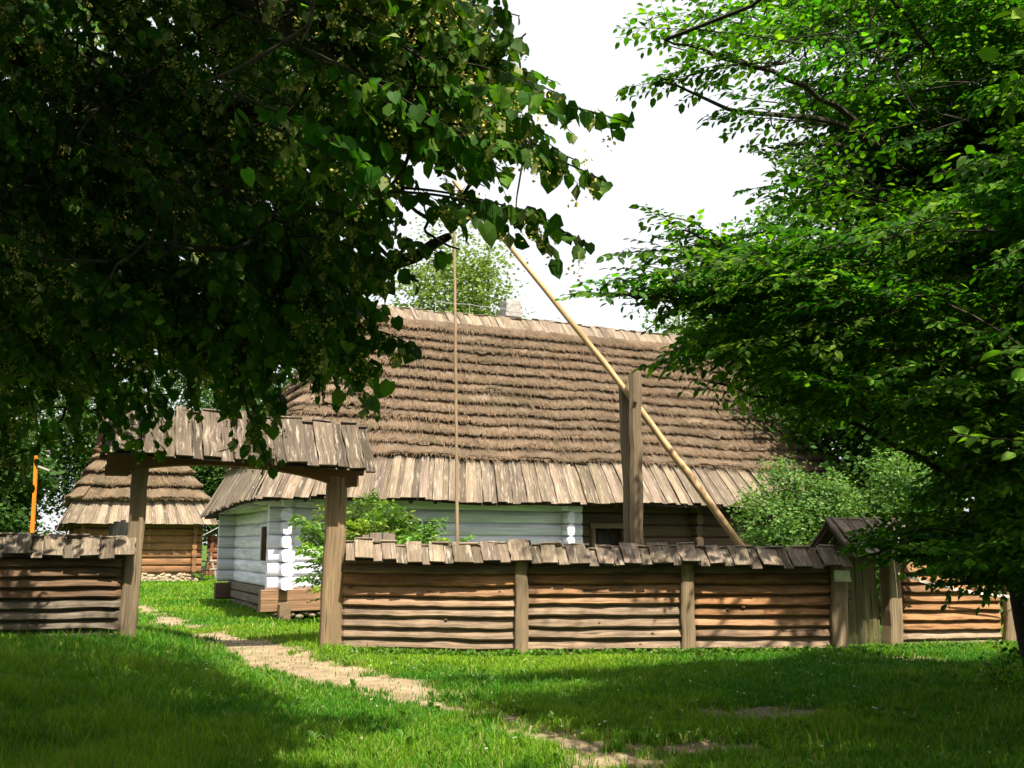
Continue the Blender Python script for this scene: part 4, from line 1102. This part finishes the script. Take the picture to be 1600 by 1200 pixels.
LM = [[(1586, 730, 12.4), (1530, 680, 11.8), (1430, 620, 11), (1300, 560, 10), (1180, 495, 9), (1060, 468, 8.3), (960, 462, 8)],
      [(1584, 480, 12.4), (1480, 350, 11), (1400, 240, 10), (1280, 150, 9), (1150, 95, 8), (1040, 62, 7.6)],
      [(1584, 560, 12.4), (1450, 480, 10.5), (1300, 420, 9.3), (1150, 390, 8.5), (1070, 360, 8)],
      [(1584, 800, 12.4), (1480, 740, 10.8), (1350, 670, 9.8), (1230, 630, 9), (1110, 598, 8.5)],
      [(1584, 860, 12.4), (1500, 810, 10.5), (1420, 850, 9.3), (1350, 870, 8.8)],
      [(1588, 300, 12.3), (1500, 150, 10.5), (1420, 30, 9.5), (1350, -60, 9)],
      [(1400, 240, 10), (1300, 225, 9.4), (1200, 230, 8.8)], [(1400, 240, 10), (1290, 190, 9), (1160, 175, 8.2), (1040, 130, 7.7)],
      [(1584, 520, 12.4), (1500, 400, 9.5), (1440, 370, 8), (1380, 375, 7.4)], [(1590, 200, 12.3), (1700, 100, 10), (1850, 50, 8)], [(1590, 500, 12.3), (1750, 400, 10), (1900, 350, 8)],
      [(1586, 860, 12.4), (1540, 900, 10), (1480, 915, 9)], [(1590, 100, 12.3), (1500, -200, 10), (1350, -400, 8)], [(1590, 100, 12.3), (1700, -300, 9), (1700, -700, 7)], [(1580, -100, 12.2), (1450, -500, 9), (1300, -1000, 7)], [(1580, -100, 12.2), (1900, -600, 8), (2300, -900, 5)]]
for i, l in enumerate(LM): nodes.append(limb(T, [W(*q) for q in l], .06 if i in (0, 1) else .04, .008, .03, 7, (.06, .05, .038)))
NODES = secondary(T, nodes, P_HB, 1000, 1800, -100, 900, 7.8, 12, 75, A([.7, .4, -.1]))
HC = (.034, .105, .007); HA = (.10, .21, .012)
for x, y, d, ln, dx, dz in [(962, 44, 7.6, 1.5, 1, -.05), (1010, 20, 7.7, 1.2, 1, .0), (970, 138, 7.6, 1.4, 1, .25), (1030, 118, 7.7, 1.2, 1, .2), (1100, 182, 8, 1.2, 1, .15), (1178, 235, 8.6, 1.2, 1, .0), (1150, 300, 8.8, 1.1, 1, .15), (1200, 330, 8.8, 1.1, 1, .2),
                             (1000, 322, 8, 1.1, 1, -.35), (945, 398, 8, 1.4, 1, .05), (1040, 352, 8, 1.0, 1, -.2), (886, 460, 7.9, 1.6, 1, .0), (905, 440, 8, 1.2, 1, -.05), (1005, 430, 8, 1.0, 1, -.1), (1000, 576, 8.3, 1.2, 1, .25), (1090, 612, 8.5, 1.1, 1, .35), (1060, 545, 8.4, 1.1, 1, .15), (1150, 622, 8.6, 1, 1, .35), (1228, 688, 8.9, .8, .8, .8), (1180, 640, 8.8, .7, .9, .6),
                             (1310, 862, 8.8, 1.3, 1, .05), (1350, 880, 8.9, 1.2, 1, .1), (1420, 900, 9.2, 1.2, 1, .1), (1450, 912, 9.2, 1, 1, .1), (1500, 925, 9.5, 1, 1, .2), (1370, 855, 9, 1.2, 1, .05), (1340, 840, 9, 1.2, 1, .0), (1290, 150, 9, 1.3, 1, 0), (1120, 10, 8, 1.2, 1, .1), (1250, -20, 8.6, 1.3, 1, .2), (1180, 60, 8.3, 1.2, 1, .1)]:
    tip = W(x, y, d); base = tip + nrm(A([dx, random.uniform(0, .5), dz]) + rng.normal(0, .06, 3)) * ln
    spray(LH_, T, base, tip, 'hornbeam', .088, .033, .38, .05, .007, HC, HA, None, .08); attach(T, NODES, base, .007)
    for k in range(2):
        tp2 = tip + A([random.uniform(.25, .6) * ln, random.uniform(.1, .5), random.uniform(-.12, .2) + dz * .3]); b2 = tp2 + nrm(A([dx, .3, dz]) + rng.normal(0, .12, 3)) * ln
        if try_spray(tp2, b2, P_HB): spray(LH_, T, b2, tp2, 'hornbeam', .088, .035, .4, .05, .007, HC, HA, None, .085); attach(T, NODES, b2, .007)
n = 0; tries = 0
while n < 950 and tries < 40000:
    tries += 1
    x = random.uniform(960, 1750); y = random.uniform(-60, 930)
    if not inpoly(x, y, P_HB): continue
    if x < 1200 and random.random() < .25: continue
    d = 7.3 + 5.5 * random.random() * np.clip((x - 900) / 450, .25, 1)
    tip = W(x, y, d); ln = random.uniform(.9, 1.5)
    base = tip + nrm(A([random.uniform(.5, 1), random.uniform(-.2, .7), random.uniform(-.25, .35)])) * ln
    if try_spray(tip, base, P_HB):
        spray(LH_, T, base, tip, 'hornbeam', .092, .038, .42, .05, .007, HC, HA, None, .09); attach(T, NODES, base, .007); n += 1
for (xa, xb, ya, yb, da, db, cnt) in ((1190, 1640, -50, 300, 10.2, 13.5, 260), (1420, 1650, 250, 930, 10.5, 13.5, 170), (1180, 1500, 120, 340, 9.8, 12.5, 110)):
    n2_ = 0; t2_ = 0
    while n2_ < cnt and t2_ < 5000:
        t2_ += 1; x = random.uniform(xa, xb); y = random.uniform(ya, yb)
        if not inpoly(x, y, P_HB): continue
        tip = W(x, y, random.uniform(da, db)); base = tip + nrm(A([random.uniform(.4, 1), random.uniform(-.4, .6), random.uniform(-.3, .3)])) * random.uniform(1.0, 1.6)
        if try_spray(tip, base, P_HB): spray(LH_, T, base, tip, 'hornbeam', .10, .042, .45, .05, .007, HC, HA, None, .10); attach(T, NODES, base, .007); n2_ += 1
nv = n; n = 0; tries = 0  # unseen crown overhead, with low curtains added nearer the camera to block sky
while n < 950 and tries < 30000:
    tries += 1
    c = A([random.uniform(1.2, 10), random.uniform(2.0, 14), random.uniform(3.8, 10)]) if n % 3 == 1 else A([random.uniform(1.5, 10), random.uniform(.5, 12), random.uniform(6, 13)]) if n % 3 == 2 else A([random.uniform(2.5, 9), random.uniform(-3, 6), random.uniform(1.5, 7)])
    base = c + nrm(A([.8, random.uniform(-.3, .7), random.uniform(-.3, .3)])) * 1.4
    tt = np.linspace(0, 1, 4)[:, None]; q = base + (c - base) * tt; x, y, d = PJ(q)
    if (inframe(x, y, 10) & (d > .3) & ~inpoly(x, y, P_HB)).any() or (inframe(x, y, 60) & (d > .2) & (d < 9.5)).any() or lights_blocked(q).any(): continue
    spray(LH_, T, base, c, 'hornbeam', .15, .075, .5, .03, .012, HC, HA, None, .15); attach(T, NODES, base, .012); n += 1
n = 0; tries = 0  # unseen leaf screens added behind and right of the camera against low sky light
while n < 420 and tries < 4000:
    tries += 1; c = A([random.uniform(1.5, 9), random.uniform(-7, -1), random.uniform(1.0, 8)]) if n < 220 else A([random.uniform(9.2, 12.5), random.uniform(0, 13), random.uniform(.6, 8)]); base = c + nrm(A([.7, random.uniform(-.3, .7), random.uniform(-.1, .6)])) * 1.3
    if lights_blocked(np.stack([c, base])).any(): continue
    spray(LH_, T, base, c, 'hornbeam', .17, .08, .6, .05, .012, HC, HA, None, .17); attach(T, NODES, base, .010); n += 1
print('hornbeam', nv, n, LH_.count())
rel(TR, hb).build('trunk', M_BARK, hb, smooth=True); rel(T, hb).build('branches', M_BARK, hb)
rel(LH_.mesh('hornbeam'), hb).build('crown', M_LEAF_H, hb)  # includes the sprays added only to hold back sky light

# ---- a low young tree at the right edge, its sunlit twigs reach in
yt = thing('young_tree', 'young tree at the right edge with a bright sunlit leafy twig', 'tree', (3.2, 4.4, 0))
T = MB(); TR = MB(); LY = Leaves()
ND = limb(TR, [(3.2, 4.4, -.1), (3.15, 4.4, 1.2), (3.1, 4.3, 2.2), (3.2, 4.3, 3.4)], .03, .01, .02, 8); NDn = Net(ND)
for (x, y, d, ln, dx, dz) in [(1488, 680, 3.9, .85, 1, -.06), (1565, 548, 3.9, .6, 1, .1), (1575, 575, 3.95, .5, 1, .0), (1580, 18, 3.6, .6, 1, .0), (1560, 88, 3.7, .5, 1, .1), (1700, 400, 4, .8, .6, .3), (1750, 200, 4, .8, .5, .3)]:
    tip = W(x, y, d); base = tip + nrm(A([dx, .05, dz])) * ln
    spray(LY, T, base, tip, 'hornbeam', .082, .030, .08, .03, .004, (.10, .21, .02), (.16, .26, .03), None, .12); attach(T, NDn, base, .004)
rel(TR, yt).build('trunk', M_BARK, yt, smooth=True); rel(T, yt).build('branches', M_BARK, yt); rel(LY.mesh('hornbeam'), yt).build('crown', M_LEAF_H, yt)

# ---- sapling beside the hornbeam trunk
sp = thing('sapling', 'small dark leafy sapling at the foot of the hornbeam trunk', 'sapling', tuple(G(1572, 1085)))
T = MB(); LY = Leaves(); o_ = A(sp.location)
for x, y, ln in ((1520, 1045, .5), (1535, 1022, .55), (1560, 1000, .6), (1590, 1010, .5), (1540, 1070, .4), (1600, 1060, .5)):
    tip = W(x, y, 11.3); base = G(1572, 1085) + A([0, 0, .1]); spray(LY, T, base, tip, 'hornbeam', .07, .035, .4, .1, .006, HC, HA, None, .08)
rel(T, sp).build('stems', M_BARK, sp); rel(LY.mesh('hornbeam'), sp).build('leaves', M_LEAF_H, sp)

# ---- trees and shrubs farther off: trunk, limbs and a crown of leaf clumps
def far_tree(name, label, cat, base, h, cr, trunk_r, nclump, leaf, col, alt, cz=.35, group=None, squash=1.0, nl=26, cover=None, seedshape=0, crown='crown', spread=1.0):
    t = thing(name, label, cat, (base[0], base[1], 0), 0, group)
    TR = MB(); Lf = Leaves(); top = A([rng.normal(0, .1 * cr), rng.normal(0, .1 * cr), h * .9])
    tr = limb(TR, [(0, 0, -.1), top * .35, top * .7, top], trunk_r, trunk_r * .2, .02 * h * .2, 8)
    cen = A([0, 0, h * (cz + (1 - cz) / 2)]); R = A([cr, cr * squash, h * (1 - cz) / 2])
    lobes = nrm(rng.normal(0, 1, (14, 3))) * rng.uniform(.35, .72, (14, 1)); lr = rng.uniform(.3, .5, 14)
    pick = rng.integers(0, 14, nclump); dirs = nrm(rng.normal(0, 1, (nclump, 3)))
    cp = lobes[pick] + dirs * lr[pick][:, None] * rng.uniform(.55, 1.05, (nclump, 1))
    for l in lobes[:9]:
        e = cen + l * R; limb(TR, [tr[int(len(tr) * .35)], (tr[int(len(tr) * .6)] + e) / 2, e], trunk_r * .4, trunk_r * .08, .05, 5)
    P = cen + cp * R; cs = .13 * (R.mean()) * spread
    pts = np.repeat(P, nl, 0) + rng.normal(0, 1, (nclump * nl, 3)) * cs * A([1, 1, .55])
    ok = pts[:, 2] > .05
    m_ = len(pts); nn = np.repeat(dirs, nl, 0) * .5 + A([0, 0, .7]) + rng.normal(0, .5, (m_, 3))
    cc = lcol(m_, col, .25, alt, .35) * np.repeat(rng.uniform(.8, 1.2, nclump), nl)[:, None]
    Lf.add(pts[ok], (rng.normal(0, 1, (m_, 3)) * A([1, 1, .5]))[ok], nn[ok], (leaf * rng.uniform(.6, 1.3, m_))[ok], cc[ok])
    TR.build('trunk', M_BARK, t, smooth=True); Lf.mesh('quad').build(crown, M_LEAF_B, t); return t

g1 = 'trees behind the farmhouse roof'
q = W(752, 850, 46); far_tree('haze_pale_tree', 'pale green airy tree rising behind the farmhouse ridge and chimney', 'tree', q, 16.8, 4.3, .2, 620, .21, (.13, .20, .05), (.19, .26, .08), .35, spread=1.0)  # lens haze painted into the pale leaf colours
q = W(1075, 850, 44); far_tree('distant_tree', 'small tree tip showing above the far right end of the ridge', 'tree', q, 12.8, 2.6, .18, 300, .22, (.07, .15, .03), (.12, .2, .04), .4)
q = W(1215, 850, 32); far_tree('distant_tree', 'mid green tree above the right end of the thatched roof', 'tree', q, 13.2, 2.6, .2, 420, .17, (.055, .15, .025), (.09, .19, .03), .3)
gw = 'dense woodland trees behind the right fence'
for x, d, h, r, lab in ((1330, 30, 8.2, 3.0, 'sunlit bushy tree directly behind the small wicket roof'), (1440, 33, 14, 3.6, 'dark woodland tree behind the wicket, right of the thatch'), (1560, 28, 13, 3.6, 'dark woodland tree behind the right board fence, near its post'), (1640, 33, 17, 4.5, 'tallest dark woodland tree at the far right edge'), (1500, 40, 18, 4.6, 'distant dark tree filling the gap between hornbeam boughs'), (1370, 42, 17, 4.0, 'distant dark tree above the farmhouse right hip')):
    q = W(x, 850, d); far_tree('woodland_tree', lab, 'tree', q, h, r, .2, 520, .17 + d * .001, (.03, .085, .012), (.055, .12, .02), .12, gw, nl=26)
gl_ = 'dark trees beyond the thatched storehouse'
for x, d, h, r, lab in ((0, 58, 15, 4.8, 'dark tree behind the orange pole'), (120, 62, 17, 5.0, 'dark tree behind the left end of the storehouse'), (-90, 50, 15, 4.5, 'dark tree at the far left edge behind the fence'), (250, 66, 19, 5.5, 'tall dark tree behind the storehouse thatch'), (345, 58, 11, 2.6, 'slender tree between the storehouse and the farmhouse'), (400, 64, 18, 5, 'tall dark tree behind the farmhouse left hip'), (5, 40, 6.5, 1.9, 'low bushy tree left of the orange pole')):
    q = W(x, 850, d); far_tree('park_tree', lab, 'tree', q, h, r, .22, 620, .24, (.03, .075, .012), (.05, .11, .02), .08, gl_, nl=24)
# woodland floor growth that nobody could count
Lf = Leaves(); n = 60000
yy_ = rng.uniform(20, 44, n); xx_ = rng.uniform(.33, .62, n) * yy_; zz_ = rng.random(n) ** 1.5 * 1.6
xl = rng.uniform(-.9, -.42, n // 2) * 60; yl = rng.uniform(55, 72, n // 2); zl = rng.random(n // 2) ** 1.4 * 2.6
pp = np.concatenate([np.stack([xx_, yy_, zz_], -1), np.stack([xl, yl, zl], -1)]); mm = len(pp)
keep = vnoise(pp[:, :2], .6) > .38 + .2 * (pp[:, 2] / 2); pp = pp[keep]; mm = len(pp)
Lf.add(pp, rng.normal(0, 1, (mm, 3)), rng.normal(0, .5, (mm, 3)) + A([0, 0, .8]), rng.uniform(.10, .22, mm), lcol(mm, (.035, .09, .014), .3, (.06, .13, .02)))
o = Lf.mesh('quad').build('undergrowth', M_LEAF_B); o['kind'] = 'stuff'

# lit shrubs between fence and house
q = W(1245, 850, 19.6); far_tree('lilac_bush', 'rounded sunlit lilac bush behind the fence beside the sweep pole foot', 'bush', q, 3.5, 1.28, .05, 560, .075, (.075, .165, .038), (.15, .24, .065), .03, nl=34, crown='crown', spread=.75)
q = W(1400, 850, 21); far_tree('lilac_bush', 'taller sunlit bush behind the wicket roof, partly under hornbeam shade', 'bush', q, 4.0, 1.5, .06, 460, .085, (.07, .155, .036), (.14, .23, .06), .03, nl=34, crown='crown', spread=.75)

# thin shrub in front of the white wall
sh = thing('elder_shrub', 'thin light green shrub in front of the white wall, behind the right gate post', 'shrub', tuple(G(575, 968)))
T = MB(); LY = Leaves(); o3 = G(575, 968)
for x, y, d in ((462, 805, 20.3), (478, 850, 20.0), (500, 790, 20.5), (520, 860, 20.2), (540, 795, 20.6), (560, 775, 20.2), (580, 768, 20.4), (600, 782, 20), (620, 790, 20.4), (590, 815, 20), (610, 830, 20.2), (640, 800, 20.6), (650, 835, 20), (670, 826, 20.3), (690, 812, 20.4), (700, 845, 20.1), (735, 838, 20.3), (720, 850, 20.4), (545, 830, 19.9), (565, 810, 19.9), (505, 915, 19.8), (470, 900, 20.2), (530, 900, 20), (575, 850, 20), (630, 850, 20), (480, 822, 20.3)):
    tip = W(x, y, d); tip[2] = max(tip[2], .4); ln = min(1.0, .35 + abs(x - 575) * .004)
    k = o3 * .55 + tip * .45 + A([0, 0, .15]); limb(T, [o3, o3 * .8 + k * .2 + A([0, 0, .3]), k], .014, .008, .01, 5)
    spray(LY, T, k, tip, 'hornbeam', .115, .034, .45, .10, .006, (.13, .24, .05), (.19, .29, .07), None, .07)
    spray(LY, T, k, (tip + k) / 2 + rng.normal(0, .16, 3), 'hornbeam', .11, .036, .5, .10, .006, (.11, .21, .04), (.16, .25, .06), None, .08)
rel(T, sh).build('stems', M_BARK, sh); rel(LY.mesh('hornbeam'), sh).build('leaves', M_LEAF_B, sh)

# broad leaved weeds along the fence foot and in the lawn
Lf = Leaves(); n = 900
t = rng.random(n); xw = np.where(t < .5, rng.uniform(-2.4, 8, n), rng.uniform(-5, 6, n)); yw = np.where(t < .5, rng.uniform(15.1, 15.5, n) + np.clip(xw - 5, 0, 3) * .4, rng.uniform(7, 15, n))
kp = rng.random(n) > pathmask(np.stack([xw, yw], -1)); xw, yw = xw[kp], yw[kp]; n = len(xw)
for k in range(7):
    a = rng.random(n) * 6.28; dv = np.stack([np.cos(a), np.sin(a), rng.uniform(.3, 1.6, n)], -1)
    Lf.add(np.stack([xw, yw, gz(xw, yw) + rng.uniform(0, .05, n)], -1), dv, A([0, 0, 1.]) + rng.normal(0, .3, (n, 3)), rng.uniform(.04, .09, n), lcol(n, (.07, .17, .02), .25, (.11, .21, .03)))
n = 130; xw = rng.uniform(-6, 6, n); yw = rng.uniform(7, 15, n)
for k in range(5):
    a = rng.random(n) * 6.28
    Lf.add(np.stack([xw, yw, gz(xw, yw) + .10 + rng.uniform(0, .01, n)], -1), np.stack([np.cos(a), np.sin(a), rng.uniform(-.2, .8, n)], -1), rng.normal(0, 1, (n, 3)), np.full(n, .017), lcol(n, (.62, .60, .55), .15))
o = Lf.mesh('hornbeam').build('lawn_weeds', M_GRASS); o['kind'] = 'stuff'


# ---------------------------------------------------------------- sky, sun, camera
w = bpy.data.worlds.new('World'); bpy.context.scene.world = w; w.use_nodes = True
nt = w.node_tree; nt.nodes.clear()
sky = nt.nodes.new('ShaderNodeTexSky'); sky.sky_type = 'NISHITA'; sky.sun_disc = False
sky.sun_elevation = SUN_EL; sky.sun_rotation = math.atan2(SUN_H[0], SUN_H[1]); sky.dust_density = 4.0; sky.air_density = 1.0
bg = nt.nodes.new('ShaderNodeBackground'); bg.inputs['Strength'].default_value = .10
mx = nt.nodes.new('ShaderNodeMix'); mx.data_type = 'RGBA'; mx.inputs[7].default_value = (5.4, 5.4, 5.4, 1)      # bright summer haze low in the sky, clearer overhead
tcw = nt.nodes.new('ShaderNodeTexCoord'); sxw = nt.nodes.new('ShaderNodeSeparateXYZ'); nt.links.new(tcw.outputs['Generated'], sxw.inputs[0])
mrw = nt.nodes.new('ShaderNodeMapRange'); mrw.inputs[1].default_value = .5; mrw.inputs[2].default_value = .85; mrw.inputs[3].default_value = .8; mrw.inputs[4].default_value = .06
nt.links.new(sxw.outputs[2], mrw.inputs[0]); nt.links.new(mrw.outputs[0], mx.inputs[0])
nt.links.new(sky.outputs[0], mx.inputs[6]); nt.links.new(mx.outputs[2], bg.inputs[0])
ow = nt.nodes.new('ShaderNodeOutputWorld'); nt.links.new(bg.outputs[0], ow.inputs[0])
sl = bpy.data.lights.new('sun', 'SUN'); sl.energy = 5.0; sl.angle = math.radians(.5); sl.color = (1, .925, .78)
so = bpy.data.objects.new('sun', sl); C.objects.link(so); so.rotation_euler = Vector(SUN).to_track_quat('Z', 'Y').to_euler()
cam = bpy.data.cameras.new('camera'); co = bpy.data.objects.new('camera', cam); C.objects.link(co)
co.location = (0, 0, EYE); co.rotation_euler = (math.pi / 2 + TH, 0, 0)
cam.sensor_width = 36; cam.lens = 36 * F / 1600; cam.clip_end = 6000; cam.clip_start = .05
sc = bpy.context.scene; sc.camera = co
sc.view_settings.view_transform = 'Standard'; sc.view_settings.look = 'None'; sc.view_settings.gamma = 1
sc.view_settings.exposure = 1.2
sc.render.engine = 'CYCLES'
sc.cycles.max_bounces = 6; sc.cycles.diffuse_bounces = 3; sc.cycles.glossy_bounces = 2; sc.cycles.transmission_bounces = 4; sc.cycles.transparent_max_bounces = 4
sc.cycles.use_denoising = True
